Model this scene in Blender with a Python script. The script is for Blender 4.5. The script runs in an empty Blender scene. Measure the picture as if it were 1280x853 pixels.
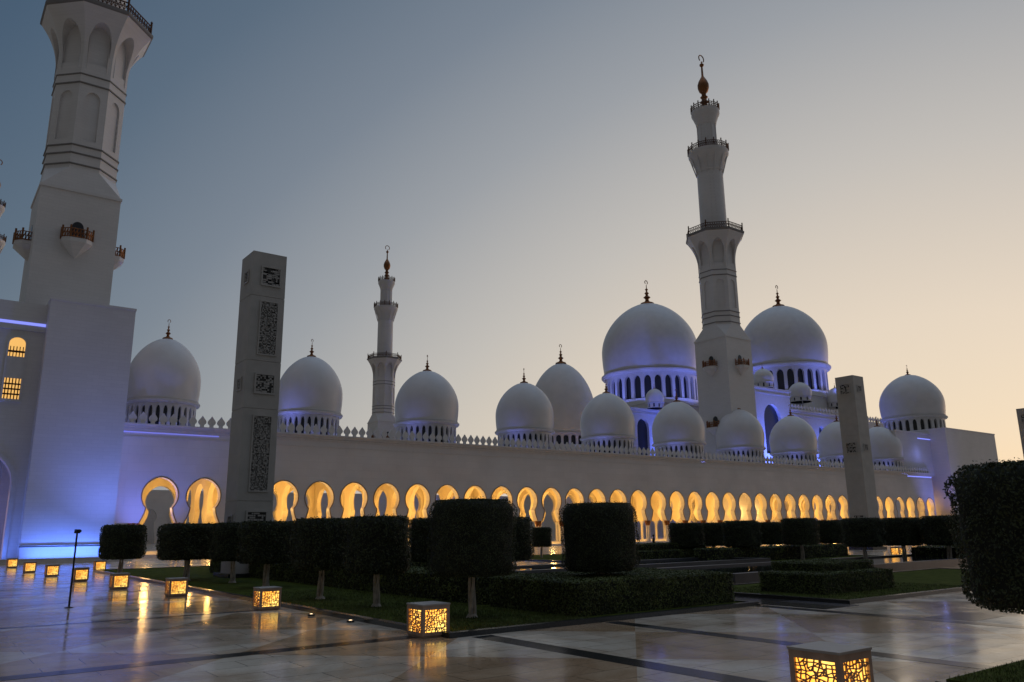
import bpy, math, random
from math import sin, cos, pi, radians, sqrt, atan2
from mathutils import Vector, Matrix
random.seed(7)
S = bpy.context.scene
COL = S.collection
# ------------------------------------------------------------------ camera model (X runs along the arcade, Y away from the garden)
F, CX, CY, H = 990.0, 640.0, 426.5, 2.5
FW = Vector((0.58382068, 0.77842758, 0.23065974)).normalized()
RT = Vector((0.80159958, -0.59774777, -0.01164948)).normalized()
UP = RT.cross(FW).normalized()
EYE = Vector((0, 0, H))
def ray(x, y): return RT * ((x - CX) / F) - UP * ((y - CY) / F) + FW
def G(x, y, z=0.0):                       # point of the picture on the level z
    d = ray(x, y); return EYE + d * ((z - H) / d.z)
def VY(x, y, Y):                          # point on the vertical plane Y
    d = ray(x, y); return EYE + d * (Y / d.y)
def DP(x, y, dep):                        # point at a horizontal distance along the view
    d = ray(x, y); return EYE + d * (dep / (d.x * .6 + d.y * .8))
cd = bpy.data.cameras.new('camera'); cam = bpy.data.objects.new('camera', cd); COL.objects.link(cam)
M3 = Matrix((RT, UP, -FW)).transposed()
cam.matrix_world = Matrix.Translation(EYE) @ M3.to_4x4()
cd.sensor_width = 36; cd.lens = F / 1280 * 36; cd.clip_end = 6000; cd.clip_start = .1
S.camera = cam

# ------------------------------------------------------------------ materials
def mat(name, base=(.5, .5, .5), rough=.6, metal=0, noise=None, bump=None, spec=None, brick=None):
    m = bpy.data.materials.new(name); m.use_nodes = True
    nt = m.node_tree; b = nt.nodes['Principled BSDF']
    b.inputs['Base Color'].default_value = (*base, 1); b.inputs['Roughness'].default_value = rough
    b.inputs['Metallic'].default_value = metal
    if spec is not None: b.inputs['Specular IOR Level'].default_value = spec
    tc = nt.nodes.new('ShaderNodeTexCoord'); src = None
    if noise:
        sc, amt = noise
        n = nt.nodes.new('ShaderNodeTexNoise'); n.inputs['Scale'].default_value = sc; n.inputs['Detail'].default_value = 6
        nt.links.new(tc.outputs['Object'], n.inputs['Vector'])
        r = nt.nodes.new('ShaderNodeValToRGB')
        r.color_ramp.elements[0].position = .3; r.color_ramp.elements[1].position = .7
        r.color_ramp.elements[0].color = tuple(c * (1 - amt) for c in base) + (1,)
        r.color_ramp.elements[1].color = tuple(min(1, c * (1 + amt)) for c in base) + (1,)
        nt.links.new(n.outputs['Fac'], r.inputs['Fac']); src = r.outputs['Color']
    if brick:
        bw, bh, amt = brick
        sx = nt.nodes.new('ShaderNodeSeparateXYZ'); nt.links.new(tc.outputs['Object'], sx.inputs[0])
        ad = nt.nodes.new('ShaderNodeMath'); ad.operation = 'ADD'
        nt.links.new(sx.outputs[0], ad.inputs[0]); nt.links.new(sx.outputs[1], ad.inputs[1])
        cb = nt.nodes.new('ShaderNodeCombineXYZ'); nt.links.new(ad.outputs[0], cb.inputs[0]); nt.links.new(sx.outputs[2], cb.inputs[1])
        br = nt.nodes.new('ShaderNodeTexBrick'); br.inputs['Scale'].default_value = 1
        br.inputs['Brick Width'].default_value = bw; br.inputs['Row Height'].default_value = bh
        br.inputs['Mortar Size'].default_value = .012; br.inputs['Mortar Smooth'].default_value = .3
        br.inputs['Color1'].default_value = (1, 1, 1, 1); br.inputs['Color2'].default_value = (1 - amt,) * 3 + (1,)
        br.inputs['Mortar'].default_value = (1 - 3 * amt,) * 3 + (1,)
        nt.links.new(cb.outputs[0], br.inputs['Vector'])
        mx = nt.nodes.new('ShaderNodeMix'); mx.data_type = 'RGBA'; mx.blend_type = 'MULTIPLY'; mx.inputs[0].default_value = 1
        if src: nt.links.new(src, mx.inputs[6])
        else: mx.inputs[6].default_value = (*base, 1)
        nt.links.new(br.outputs['Color'], mx.inputs[7]); src = mx.outputs[2]
    if src: nt.links.new(src, b.inputs['Base Color'])
    if bump:
        sc, st = bump
        n2 = nt.nodes.new('ShaderNodeTexNoise'); n2.inputs['Scale'].default_value = sc; n2.inputs['Detail'].default_value = 4
        nt.links.new(tc.outputs['Object'], n2.inputs['Vector'])
        bp = nt.nodes.new('ShaderNodeBump'); bp.inputs['Strength'].default_value = st; bp.inputs['Distance'].default_value = .05
        nt.links.new(n2.outputs['Fac'], bp.inputs['Height']); nt.links.new(bp.outputs[0], b.inputs['Normal'])
    return m
def emit(name, col, st):
    m = bpy.data.materials.new(name); m.use_nodes = True; nt = m.node_tree
    b = nt.nodes['Principled BSDF']; b.inputs['Base Color'].default_value = (*col, 1)
    b.inputs['Emission Color'].default_value = (*col, 1); b.inputs['Emission Strength'].default_value = st
    return m
WALL = mat('white_marble_cladding', (.70, .67, .66), .55, noise=(.18, .08), brick=(2.4, .9, .05))
TOWER = mat('white_marble_blocks', (.72, .69, .68), .55, noise=(.15, .05), brick=(1.1, .36, .045))
DOMEM = mat('white_dome_marble', (.72, .69, .69), .42, noise=(.5, .05))
TRIM = mat('pale_trim_stone', (.66, .63, .62), .5, noise=(2, .06))
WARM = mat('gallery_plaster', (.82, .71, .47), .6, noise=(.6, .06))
GOLD = mat('bronze_gilding', (.26, .11, .045), .42, .8, noise=(5, .3))
RAIL = mat('dark_bronze_lattice', (.10, .042, .02), .5, .5, noise=(9, .3))
DARKW = mat('dark_window_glass', (.03, .032, .04), .2)
PYL = mat('pylon_limestone', (.43, .41, .39), .6, noise=(1.4, .07), bump=(12, .1))
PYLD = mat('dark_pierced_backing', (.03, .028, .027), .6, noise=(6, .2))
PYLP = mat('carved_relief_stone', (.36, .345, .33), .7, noise=(3, .15))
LEAF = mat('clipped_leaf_green', (.040, .050, .020), .55, noise=(3.0, .45), spec=.3)
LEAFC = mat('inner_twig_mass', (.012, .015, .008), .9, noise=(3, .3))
HEDG = mat('hedge_leaf_green', (.085, .105, .030), .6, noise=(1.6, .5), spec=.3)
LAWN = mat('lawn_green', (.060, .078, .014), .95, spec=.05, noise=(2.5, .35), bump=(60, .6))
BARK = mat('pale_smooth_bark', (.50, .45, .40), .8, noise=(6, .3), bump=(14, .5))
KERB = mat('black_granite_kerb', (.028, .028, .03), .22, noise=(20, .4))
LBOX = mat('lantern_stone', (.40, .27, .20), .6, noise=(5, .2))
LTOP = mat('lantern_cap_stone', (.36, .33, .31), .5, noise=(5, .1))
BLACK = mat('black_painted_steel', (.02, .02, .022), .4, .4, noise=(20, .2))
WATER = mat('pool_water', (.012, .016, .02), .05, noise=(1, .2), bump=(3, .08))
PSTONE = mat('pool_edge_stone', (.05, .05, .055), .35, noise=(2, .15))
SKIN = mat('skin', (.35, .2, .13), .6, noise=(8, .1))
CLOTH = mat('dark_cloth', (.03, .03, .035), .9, noise=(8, .3))
HAIRM = mat('black_hair', (.012, .01, .01), .7, noise=(30, .3))
BLUE = emit('blue_led', (.22, .28, 1.0), 9)
BLUEW = emit('pale_blue_led_strip', (.26, .30, 1.0), 1.0)
BLUED = emit('dim_blue_led_strip', (.30, .32, 1.0), .45)
GLOW = emit('warm_lit_glazing', (1.0, .55, .15), .85)
LENS = emit('uplight_lens', (.6, .7, 1.0), 3)
LENSW = emit('small_warm_lens', (1.0, .72, .42), 4)
BULB = emit('gallery_bulb', (1.0, .62, .25), 6)

def lantern_mat():
    m = bpy.data.materials.new('warm_lantern_diffuser'); m.use_nodes = True; nt = m.node_tree; b = nt.nodes['Principled BSDF']
    tc = nt.nodes.new('ShaderNodeTexCoord'); n = nt.nodes.new('ShaderNodeTexNoise'); n.inputs['Scale'].default_value = 2.2
    nt.links.new(tc.outputs['Object'], n.inputs['Vector'])
    r = nt.nodes.new('ShaderNodeValToRGB'); r.color_ramp.elements[0].position = .38; r.color_ramp.elements[1].position = .62
    r.color_ramp.elements[0].color = (1, .42, .05, 1); r.color_ramp.elements[1].color = (1, .68, .15, 1)
    nt.links.new(n.outputs['Fac'], r.inputs['Fac']); nt.links.new(r.outputs['Color'], b.inputs['Emission Color'])
    b.inputs['Emission Strength'].default_value = 2.1; b.inputs['Base Color'].default_value = (.8, .5, .2, 1)
    return m
LGLOW = lantern_mat()

def marble_floor():
    m = bpy.data.materials.new('polished_plaza_marble'); m.use_nodes = True; nt = m.node_tree; N = nt.nodes; L = nt.links
    b = N['Principled BSDF']; tc = N.new('ShaderNodeTexCoord')
    br = N.new('ShaderNodeTexBrick'); br.inputs['Scale'].default_value = 1; br.inputs['Brick Width'].default_value = 1.6
    br.inputs['Row Height'].default_value = .8; br.inputs['Mortar Size'].default_value = .011
    br.inputs['Color1'].default_value = (1, 1, 1, 1); br.inputs['Color2'].default_value = (.86, .85, .84, 1); br.inputs['Mortar'].default_value = (.30, .28, .26, 1)
    mp = N.new('ShaderNodeMapping'); L.new(tc.outputs['Object'], mp.inputs[0]); L.new(mp.outputs[0], br.inputs['Vector'])
    n = N.new('ShaderNodeTexNoise'); n.inputs['Scale'].default_value = .30; n.inputs['Detail'].default_value = 7; n.inputs['Roughness'].default_value = .62; n.inputs['Distortion'].default_value = 1.2
    L.new(tc.outputs['Object'], n.inputs['Vector'])
    r = N.new('ShaderNodeValToRGB'); e = r.color_ramp.elements
    e[0].position = .38; e[0].color = (.60, .47, .35, 1); e[1].position = .60; e[1].color = (.86, .77, .65, 1)
    L.new(n.outputs['Fac'], r.inputs['Fac'])
    mpc = N.new('ShaderNodeMapping'); mpc.inputs['Rotation'].default_value = (0, 0, radians(45)); L.new(tc.outputs['Object'], mpc.inputs[0])
    ck = N.new('ShaderNodeTexChecker'); ck.inputs['Scale'].default_value = .24; L.new(mpc.outputs[0], ck.inputs['Vector'])
    ck.inputs['Color1'].default_value = (1, 1, 1, 1); ck.inputs['Color2'].default_value = (.72, .60, .48, 1)
    mk = N.new('ShaderNodeMix'); mk.data_type = 'RGBA'; mk.blend_type = 'MULTIPLY'; mk.inputs[0].default_value = 1
    L.new(r.outputs['Color'], mk.inputs[6]); L.new(ck.outputs['Color'], mk.inputs[7])
    vn = N.new('ShaderNodeTexNoise'); vn.inputs['Scale'].default_value = 2.2; vn.inputs['Detail'].default_value = 9; vn.inputs['Roughness'].default_value = .7; vn.inputs['Distortion'].default_value = 2.5
    L.new(tc.outputs['Object'], vn.inputs['Vector'])
    vr = N.new('ShaderNodeValToRGB'); ve = vr.color_ramp.elements; ve[0].position = .485; ve[0].color = (1, 1, 1, 1); ve[1].position = .515; ve[1].color = (1, 1, 1, 1)
    vm = ve.new(.5); vm.color = (.72, .66, .60, 1); L.new(vn.outputs['Fac'], vr.inputs['Fac'])
    mv = N.new('ShaderNodeMix'); mv.data_type = 'RGBA'; mv.blend_type = 'MULTIPLY'; mv.inputs[0].default_value = .8
    L.new(mk.outputs[2], mv.inputs[6]); L.new(vr.outputs['Color'], mv.inputs[7])
    mx = N.new('ShaderNodeMix'); mx.data_type = 'RGBA'; mx.blend_type = 'MULTIPLY'; mx.inputs[0].default_value = 1
    L.new(mv.outputs[2], mx.inputs[6]); L.new(br.outputs['Color'], mx.inputs[7])
    L.new(mx.outputs[2], b.inputs['Base Color'])
    n3 = N.new('ShaderNodeTexNoise'); n3.inputs['Scale'].default_value = .8; n3.inputs['Detail'].default_value = 5
    L.new(tc.outputs['Object'], n3.inputs['Vector'])
    mr = N.new('ShaderNodeMapRange'); mr.inputs[1].default_value = .35; mr.inputs[2].default_value = .65; mr.inputs[3].default_value = .09; mr.inputs[4].default_value = .20
    L.new(n3.outputs['Fac'], mr.inputs[0]); L.new(mr.outputs[0], b.inputs['Roughness'])
    n2 = N.new('ShaderNodeTexNoise'); n2.inputs['Scale'].default_value = .9; n2.inputs['Detail'].default_value = 3
    L.new(tc.outputs['Object'], n2.inputs['Vector'])
    bp = N.new('ShaderNodeBump'); bp.inputs['Strength'].default_value = .14; bp.inputs['Distance'].default_value = .03
    L.new(n2.outputs['Fac'], bp.inputs['Height']); L.new(bp.outputs[0], b.inputs['Normal'])
    b.inputs['Specular IOR Level'].default_value = .6
    return m
FLOOR = marble_floor()
def band_mat():
    m = bpy.data.materials.new('polished_granite_band'); m.use_nodes = True; nt = m.node_tree; N = nt.nodes; L = nt.links
    b = N['Principled BSDF']; tc = N.new('ShaderNodeTexCoord')
    sx = N.new('ShaderNodeVectorMath'); sx.operation = 'SNAP'; sx.inputs[1].default_value = (1.7, 1.7, 10)
    L.new(tc.outputs['Object'], sx.inputs[0]); w = N.new('ShaderNodeTexWhiteNoise'); L.new(sx.outputs[0], w.inputs['Vector'])
    r = N.new('ShaderNodeValToRGB'); r.color_ramp.interpolation = 'CONSTANT'
    r.color_ramp.elements[0].color = (.022, .022, .026, 1); r.color_ramp.elements[1].position = .72; r.color_ramp.elements[1].color = (.085, .085, .10, 1)
    L.new(w.outputs['Value'], r.inputs['Fac']); L.new(r.outputs['Color'], b.inputs['Base Color']); b.inputs['Roughness'].default_value = .16
    return m
BAND = band_mat()

# ------------------------------------------------------------------ mesh builder
class MB:
    def __init__(s): s.v = []; s.f = []
    def quad(s, a, b, c, d):
        n = len(s.v); s.v += [tuple(a), tuple(b), tuple(c), tuple(d)]; s.f.append((n, n + 1, n + 2, n + 3))
    def poly(s, pts):
        n = len(s.v); s.v += [tuple(p) for p in pts]; s.f.append(tuple(range(n, n + len(pts))))
    def box(s, x0, x1, y0, y1, z0, z1):
        n = len(s.v)
        s.v += [(x, y, z) for z in (z0, z1) for x, y in ((x0, y0), (x1, y0), (x1, y1), (x0, y1))]
        s.f += [(n + 3, n + 2, n + 1, n), (n + 4, n + 5, n + 6, n + 7)] + [(n + i, n + (i + 1) % 4, n + 4 + (i + 1) % 4, n + 4 + i) for i in range(4)]
    def prism(s, pts, ax, d0, d1):         # pts: 2D outline; ax 'y': (x,z) extruded along y; 'x': (y,z) along x; 'z': (x,y)
        n = len(s.v); k = len(pts)
        for d in (d0, d1):
            for a, b in pts: s.v.append((a, d, b) if ax == 'y' else (d, a, b) if ax == 'x' else (a, b, d))
        s.f.append(tuple(range(n, n + k))); s.f.append(tuple(range(n + 2 * k - 1, n + k - 1, -1)))
        for i in range(k): s.f.append((n + i, n + (i + 1) % k, n + k + (i + 1) % k, n + k + i))
    def lathe(s, prof, n=24, c=(0, 0, 0), a0=0, cap=True):
        b = len(s.v)
        for r, z in prof:
            for i in range(n):
                a = a0 + 2 * pi * i / n; s.v.append((c[0] + r * cos(a), c[1] + r * sin(a), c[2] + z))
        for j in range(len(prof) - 1):
            for i in range(n):
                k = (i + 1) % n; s.f.append((b + j * n + i, b + j * n + k, b + (j + 1) * n + k, b + (j + 1) * n + i))
        if cap:
            s.f.append(tuple(b + i for i in range(n - 1, -1, -1))); m = b + (len(prof) - 1) * n
            s.f.append(tuple(m + i for i in range(n)))
    def tube(s, p, q, r, n=8, r2=None):
        p = Vector(p); q = Vector(q); d = (q - p).normalized(); r2 = r if r2 is None else r2
        a = d.cross(Vector((0, 0, 1)) if abs(d.z) < .9 else Vector((1, 0, 0))).normalized(); bb = d.cross(a); b = len(s.v)
        for c, rr in ((p, r), (q, r2)):
            for i in range(n):
                t = 2 * pi * i / n; s.v.append(tuple(c + a * (rr * cos(t)) + bb * (rr * sin(t))))
        for i in range(n): k = (i + 1) % n; s.f.append((b + i, b + k, b + n + k, b + n + i))
        s.f.append(tuple(b + i for i in range(n))); s.f.append(tuple(b + n + i for i in range(n - 1, -1, -1)))
    def build(s, name, m, parent=None, org=(0, 0, 0), smooth=None, loc=None):
        me = bpy.data.meshes.new(name); o = Vector(org)
        me.from_pydata([(v[0] - o.x, v[1] - o.y, v[2] - o.z) for v in s.v], [], s.f); me.materials.append(m); me.update()
        import bmesh
        bm = bmesh.new(); bm.from_mesh(me)
        if smooth or len(s.f) < 60000:
            bmesh.ops.remove_doubles(bm, verts=bm.verts, dist=1e-4) if smooth != 'leaf' else None
            if smooth != 'leaf': bmesh.ops.recalc_face_normals(bm, faces=bm.faces)
        bm.to_mesh(me); bm.free()
        if smooth and smooth != 'leaf':
            me.shade_smooth()
            me.set_sharp_from_angle(angle=radians(smooth))
        ob = bpy.data.objects.new(name, me); COL.objects.link(ob)
        if parent: ob.parent = parent
        if loc: ob.location = loc
        return ob
def tag(o, label, cat, group=None, kind=None):
    o['label'] = label; o['category'] = cat
    if group: o['group'] = group
    if kind: o['kind'] = kind
    return o
def thing(name, loc, label, cat, group=None, rz=0):
    o = bpy.data.objects.new(name, None); COL.objects.link(o); o.location = loc; o.rotation_euler.z = rz; o.empty_display_size = .3
    return tag(o, label, cat, group)
def struct(o): o['kind'] = 'structure'; return o
def kids(o): return [c for c in bpy.data.objects if c.parent == o]
def dup(o, parent=None, **kw):
    c = o.copy(); COL.objects.link(c); c.parent = parent
    for ch in kids(o): dup(ch, c)
    for k, v in kw.items():
        if k == 'loc': c.location = v
        elif k == 'rz': c.rotation_euler.z = v
        elif v is None:
            if k in c: del c[k]
        else: c[k] = v
    return c

# arch half outlines (apex to base), all monotone in z
def horseshoe(R, zc, zb, xb, neck=-44, point=.06, n=16):
    pts = []
    for i in range(n + 1):
        a = radians(90 + (neck - 90) * i / n)
        z = zc + R * sin(a) + (point * R * max(0, sin(a)) ** 6)
        pts.append((R * cos(a), z))
    x1, z1 = pts[-1]
    for i in range(1, 7):
        t = i / 6; pts.append((x1 + (xb - x1) * t ** 1.6, z1 + (zb - z1) * t))
    pts[0] = (0, pts[0][1]); return pts
def pointed(w, zs, zb, rise, n=7):
    pts = []
    for i in range(n + 1):
        t = i / n; pts.append((w * sin(t * pi / 2) ** 1.05 if i else 0, zs + rise * (cos(t * pi / 2) ** .85 if i < n else 0)))
    if zb < zs: pts.append((w, zb))
    return pts
def arch_wall(mb, xc, W, half, z1, fn, t):
    """one bay centred on xc; fn(x, d, z) -> point; t thickness"""
    for sg in (1, -1):
        q = [(xc + sg * x, z) for x, z in half]; xe = xc + sg * W / 2
        for d in (0, t):
            mb.quad(fn(q[0][0], d, q[0][1]), fn(xe, d, q[0][1]), fn(xe, d, z1), fn(q[0][0], d, z1))
            for (xa, za), (xb, zb) in zip(q, q[1:]): mb.quad(fn(xa, d, za), fn(xe, d, za), fn(xe, d, zb), fn(xb, d, zb))
        for (xa, za), (xb, zb) in zip(q, q[1:]): mb.quad(fn(xa, 0, za), fn(xa, t, za), fn(xb, t, zb), fn(xb, 0, zb))
        xb, zb = q[-1]; mb.quad(fn(xb, 0, zb), fn(xe, 0, zb), fn(xe, t, zb), fn(xb, t, zb))
        mb.quad(fn(q[0][0], 0, z1), fn(xe, 0, z1), fn(xe, t, z1), fn(q[0][0], t, z1))

# ------------------------------------------------------------------ ground
g = MB(); g.quad((-1500, -1500, 0), (1500, -1500, 0), (1500, 1500, 0), (-1500, 1500, 0)); struct(g.build('ground', FLOOR))
def sheet(name, rects, z, m, hi=None):
    b = MB()
    for x0, x1, y0, y1 in rects: b.box(x0, x1, y0, y1, -.3, z)
    return struct(b.build(name, m))
sheet('paving_band', [(-30, 10.38, 17.35, 17.85), (11.15, 11.72, -4, 16.62), (15.5, 15.98, -4, 16.62), (22.05, 22.55, 2, 16.62)], .004, BAND)
sheet('paving_band', [(2, 10.2, 26.65, 26.95), (-8, 10.0, 44.5, 44.9), (-8, 9.4, 60, 60.4), (22.75, 24.6, 10.3, 11.6)], .004, BAND)
sheet('granite_path', [(22.8, 24.6, 14.6, 60)], .02, BAND)
# lawns with granite kerbs
def lawn(name, x0, x1, y0, y1, k=.22, up=.12):
    b = MB(); b.box(x0 + k, x1 - k, y0 + k, y1 - k, -.2, up - .03 if up > .1 else up + .03); struct(b.build(name, LAWN))
    b = MB(); b.box(x0, x1, y0, y0 + k, -.2, up); b.box(x0, x1, y1 - k, y1, -.2, up)
    b.box(x0, x0 + k, y0 + k, y1 - k, -.2, up); b.box(x1 - k, x1, y0 + k, y1 - k, -.2, up)
    struct(b.build('kerb', KERB))
lawn('lawn', 10.62, 22.4, 16.75, 62)
lawn('lawn', 24.75, 46, 15.0, 22.4)
lawn('lawn', 13.7, 40, -12, 6.95, k=.12, up=.02)
lawn('lawn', 40, 62, 34, 60)
lawn('lawn', 56, 130, 24, 31)
# fine grass blades standing on the two nearest lawns
gb = MB()
for i in range(15000):
    x = random.uniform(10.9, 15.3); y = 17.0 + 16 * random.random() ** 1.6; a = random.uniform(0, pi); h = random.uniform(.03, .07); w = .012
    gb.v += [(x - w * cos(a), y - w * sin(a), .085), (x + w * cos(a), y + w * sin(a), .085), (x + random.uniform(-.03, .03), y + random.uniform(-.03, .03), .09 + h)]
    n = len(gb.v); gb.f.append((n - 3, n - 2, n - 1))
for i in range(9000):
    x = random.uniform(13.85, 19); y = random.uniform(2, 6.8); a = random.uniform(0, pi); h = random.uniform(.03, .07); w = .01
    gb.v += [(x - w * cos(a), y - w * sin(a), .04), (x + w * cos(a), y + w * sin(a), .04), (x + random.uniform(-.03, .03), y + random.uniform(-.03, .03), .05 + h)]
    n = len(gb.v); gb.f.append((n - 3, n - 2, n - 1))
for i in range(9000):
    x = random.uniform(24.98, 34); y = 15.2 + 6 * random.random(); a = random.uniform(0, pi); h = random.uniform(.03, .07); w = .012
    gb.v += [(x - w * cos(a), y - w * sin(a), .085), (x + w * cos(a), y + w * sin(a), .085), (x + random.uniform(-.03, .03), y + random.uniform(-.03, .03), .09 + h)]
    n = len(gb.v); gb.f.append((n - 3, n - 2, n - 1))
tag(gb.build('grass', HEDG, smooth='leaf'), 'short mown grass on the garden lawns', 'grass', kind='stuff')
# pools: stone coping round dark water
for (x0, x1, y0, y1) in ((30, 60, 23.6, 30.0), (24.9, 46, 33.2, 38)):
    b = MB(); k = .45
    b.box(x0, x1, y0, y0 + k, -.2, .42); b.box(x0, x1, y1 - k, y1, -.2, .42); b.box(x0, x0 + k, y0 + k, y1 - k, -.2, .42); b.box(x1 - k, x1, y0 + k, y1 - k, -.2, .42)
    struct(b.build('pool_wall', PSTONE))
    b = MB(); b.box(x0 + k, x1 - k, y0 + k, y1 - k, -.2, .33); struct(b.build('water', WATER))

# ------------------------------------------------------------------ foliage
def leaf_quad(mb, p, n, s):
    t = Vector((random.gauss(0, 1), random.gauss(0, 1), random.gauss(0, 1))); n = (n + t * .55).normalized()
    a = n.cross(Vector((random.gauss(0, 1), random.gauss(0, 1), random.gauss(0, 1)))).normalized(); b = n.cross(a)
    l = s * random.uniform(.7, 1.3); w = l * .5
    mb.v += [tuple(p - a * l), tuple(p + b * w), tuple(p + a * l), tuple(p - b * w)]
    k = len(mb.v); mb.f.append((k - 4, k - 3, k - 2, k - 1))
def crown(w, z0, z1, nleaf, ls, pw=2.9, seed=1):
    random.seed(seed); core = MB(); lv = MB(); hw = w / 2
    def rad(a, z):
        c = abs(cos(a)) ** pw + abs(sin(a)) ** pw; r = hw / c ** (1 / pw)
        t = (z - z0) / (z1 - z0); e = min(t, 1 - t)
        k = 1 - .16 * max(0, 1 - e / .14) ** 2.2
        return r * k * (1 + .022 * sin(5 * a + 3 * z + seed) + .018 * sin(9 * z + 2 * a + seed) + .014 * sin(13 * a - 11 * z))
    prof = [0, .03, .1, .25, .5, .75, .9, .97, 1]; n = 28; b = len(core.v)
    for t in prof:
        z = z0 + .06 + (z1 - z0 - .12) * t
        for i in range(n): a = 2 * pi * i / n; r = rad(a, z) * .95 - .03; core.v.append((r * cos(a), r * sin(a), z))
    for j in range(len(prof) - 1):
        for i in range(n): k = (i + 1) % n; core.f.append((j * n + i, j * n + k, (j + 1) * n + k, (j + 1) * n + i))
    core.f.append(tuple(range(n - 1, -1, -1))); core.f.append(tuple((len(prof) - 1) * n + i for i in range(n)))
    side = 2.0 * (z1 - z0) * w * 2; cap = w * w
    for i in range(nleaf):
        q = random.random() * (side + 2 * cap); a = random.uniform(0, 2 * pi)
        if q < side:
            z = random.uniform(z0, z1); r = rad(a, z) - abs(random.gauss(0, .035)) + .01; nn = Vector((cos(a), sin(a), 0))
        else:
            top = q > side + cap; r = rad(a, z1 if top else z0) * sqrt(random.random()); z = (z1 + .01 - abs(random.gauss(0, .03)) if top else z0 + abs(random.gauss(0, .04))); nn = Vector((0, 0, 1 if top else -1))
            if random.random() < .05 and top: z += random.uniform(0, .08)
        if random.random() < .025: r += random.uniform(0, .07)
        leaf_quad(lv, Vector((r * cos(a), r * sin(a), z)), nn, ls)
    return core, lv
def make_tree(loc, label, grp, fine=False, seed=1, w=2.28, z0=1.14, z1=3.24):
    t = thing('clipped_tree', loc, label, 'tree', grp)
    c, l = crown(w, z0, z1, 24000 if fine else 8000, .025 if fine else .042, seed=seed)
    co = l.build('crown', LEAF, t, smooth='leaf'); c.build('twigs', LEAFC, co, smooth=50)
    b = MB()
    random.seed(seed + 5); a0 = random.uniform(0, 6)
    for k in range(3):
        a = a0 + 2.1 * k; p = Vector((.07 * cos(a), .07 * sin(a), -.02)); pts = [p]
        for j in range(1, 7): pts.append(Vector(((.07 + .0 * j) * cos(a + j * .25), (.07) * sin(a + j * .25), z0 * j / 6 + .02)) )
        for j in range(6): b.tube(pts[j], pts[j + 1], .062 - .004 * j, 8, .062 - .004 * (j + 1))
        b.tube(pts[-1], pts[-1] + Vector((.5 * cos(a + 2), .5 * sin(a + 2), .6)), .036, 7, .015)
    b.tube((0, 0, -.02), (0, 0, .10), .19, 10, .12)
    b.build('trunk', BARK, t, smooth=60)
    return t
TG = 'clipped box trees in rows along the garden beds'
lt = [  # picture x, trunk foot y, width scale, label
 (590, 776, 1, 'clipped tree with large dark drum crown just behind the lawn corner lantern'),
 (470, 762, 1.0, 'clipped tree with pale twisted trunk, next left of the foremost big crown'),
 (400, 752, 1.06, 'clipped tree with slanting trunk, second left of the foremost big crown'),
 (332, 737, 1.25, 'clipped tree with thin pale trunk right behind the second lawn edge lantern'),
 (290, 731, 1.1, 'clipped tree directly beneath the tall left pylon, trunk half hidden'),
 (232, 728, 1.45, 'broad clipped tree left of the tall pylon, under the second lit arch'),
 (149, 726, 1.12, 'leftmost clipped tree with small squat crown beside the blue lit tower'),
]
base = None
for i, (x, y, sc, l) in enumerate(lt):
    p = G(x, y); p = (p.x, p.y, .08)
    if i == 0: t = make_tree(p, l, TG, fine=True, seed=3); first = t
    elif i == 1: t = make_tree(p, l, TG, seed=8, w=2.0, z0=1.06, z1=2.86); base = t
    else: t = dup(base, loc=p, label=l, rz=i * pi / 2); t.scale = (sc, sc, 1)
def px_tree(x, dep, label, src=None, sc=1.0, zs=1.0):
    p = DP(x, 640, dep); t = dup(src or base, loc=(p.x, p.y, 0.02), label=label, rz=random.choice([0, pi / 2, pi, pi * 1.5]))
    t.scale = (sc * 1.15, sc * 1.15, zs * 1.04) if src is None else (sc, sc, zs); return t
random.seed(5)
px_tree(748, 26.3, 'clipped tree standing in the long low hedge, square dark crown in mid garden', first, .97, 1.0)
px_tree(546, 37, 'clipped tree half hidden behind the left side of the foremost big crown')
px_tree(631, 37, 'clipped tree peeping out behind the right side of the foremost big crown')
px_tree(676, 70, 'small distant clipped tree in front of a lit column between two larger crowns', zs=.86, sc=.7)
far = [(856, 60, 1.0, .92), (889, 64, .95, .92), (925, 58, 1.05, .95), (960, 66, 1.0, .92), (998, 60, 1.05, 1.0), (1035, 66, 1.0, .95), (1076, 54, 1.05, .97), (1124, 56, 1.1, .97), (1180, 54, 1.25, 1.0)]
fl = ['distant clipped tree right of the standing person, leftmost of the far right row',
      'distant clipped tree, second of the far right row from the standing person',
      'distant clipped tree left of a lit gap between far crowns, third from the person',
      'distant low clipped tree under the lit column gap, fourth from the person',
      'distant clipped tree with a glowing lantern just right of its trunk, fifth from the person',
      'distant clipped tree just left of the shorter right pylon, sixth from the person',
      'distant clipped tree in front of the foot of the shorter right pylon',
      'distant clipped tree right of the shorter pylon, beneath the last lit arches',
      'distant wide clipped tree in front of the right end pavilion']
for (x, d, sc, zs), l in zip(far, fl): px_tree(x, d, l, sc=sc, zs=zs)
pr = G(1362, 905); make_tree((pr.x, pr.y, .08), 'large near clipped tree cut by the right edge of the picture', TG, fine=True, seed=21, w=2.25, z0=1.3, z1=3.2)

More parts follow.
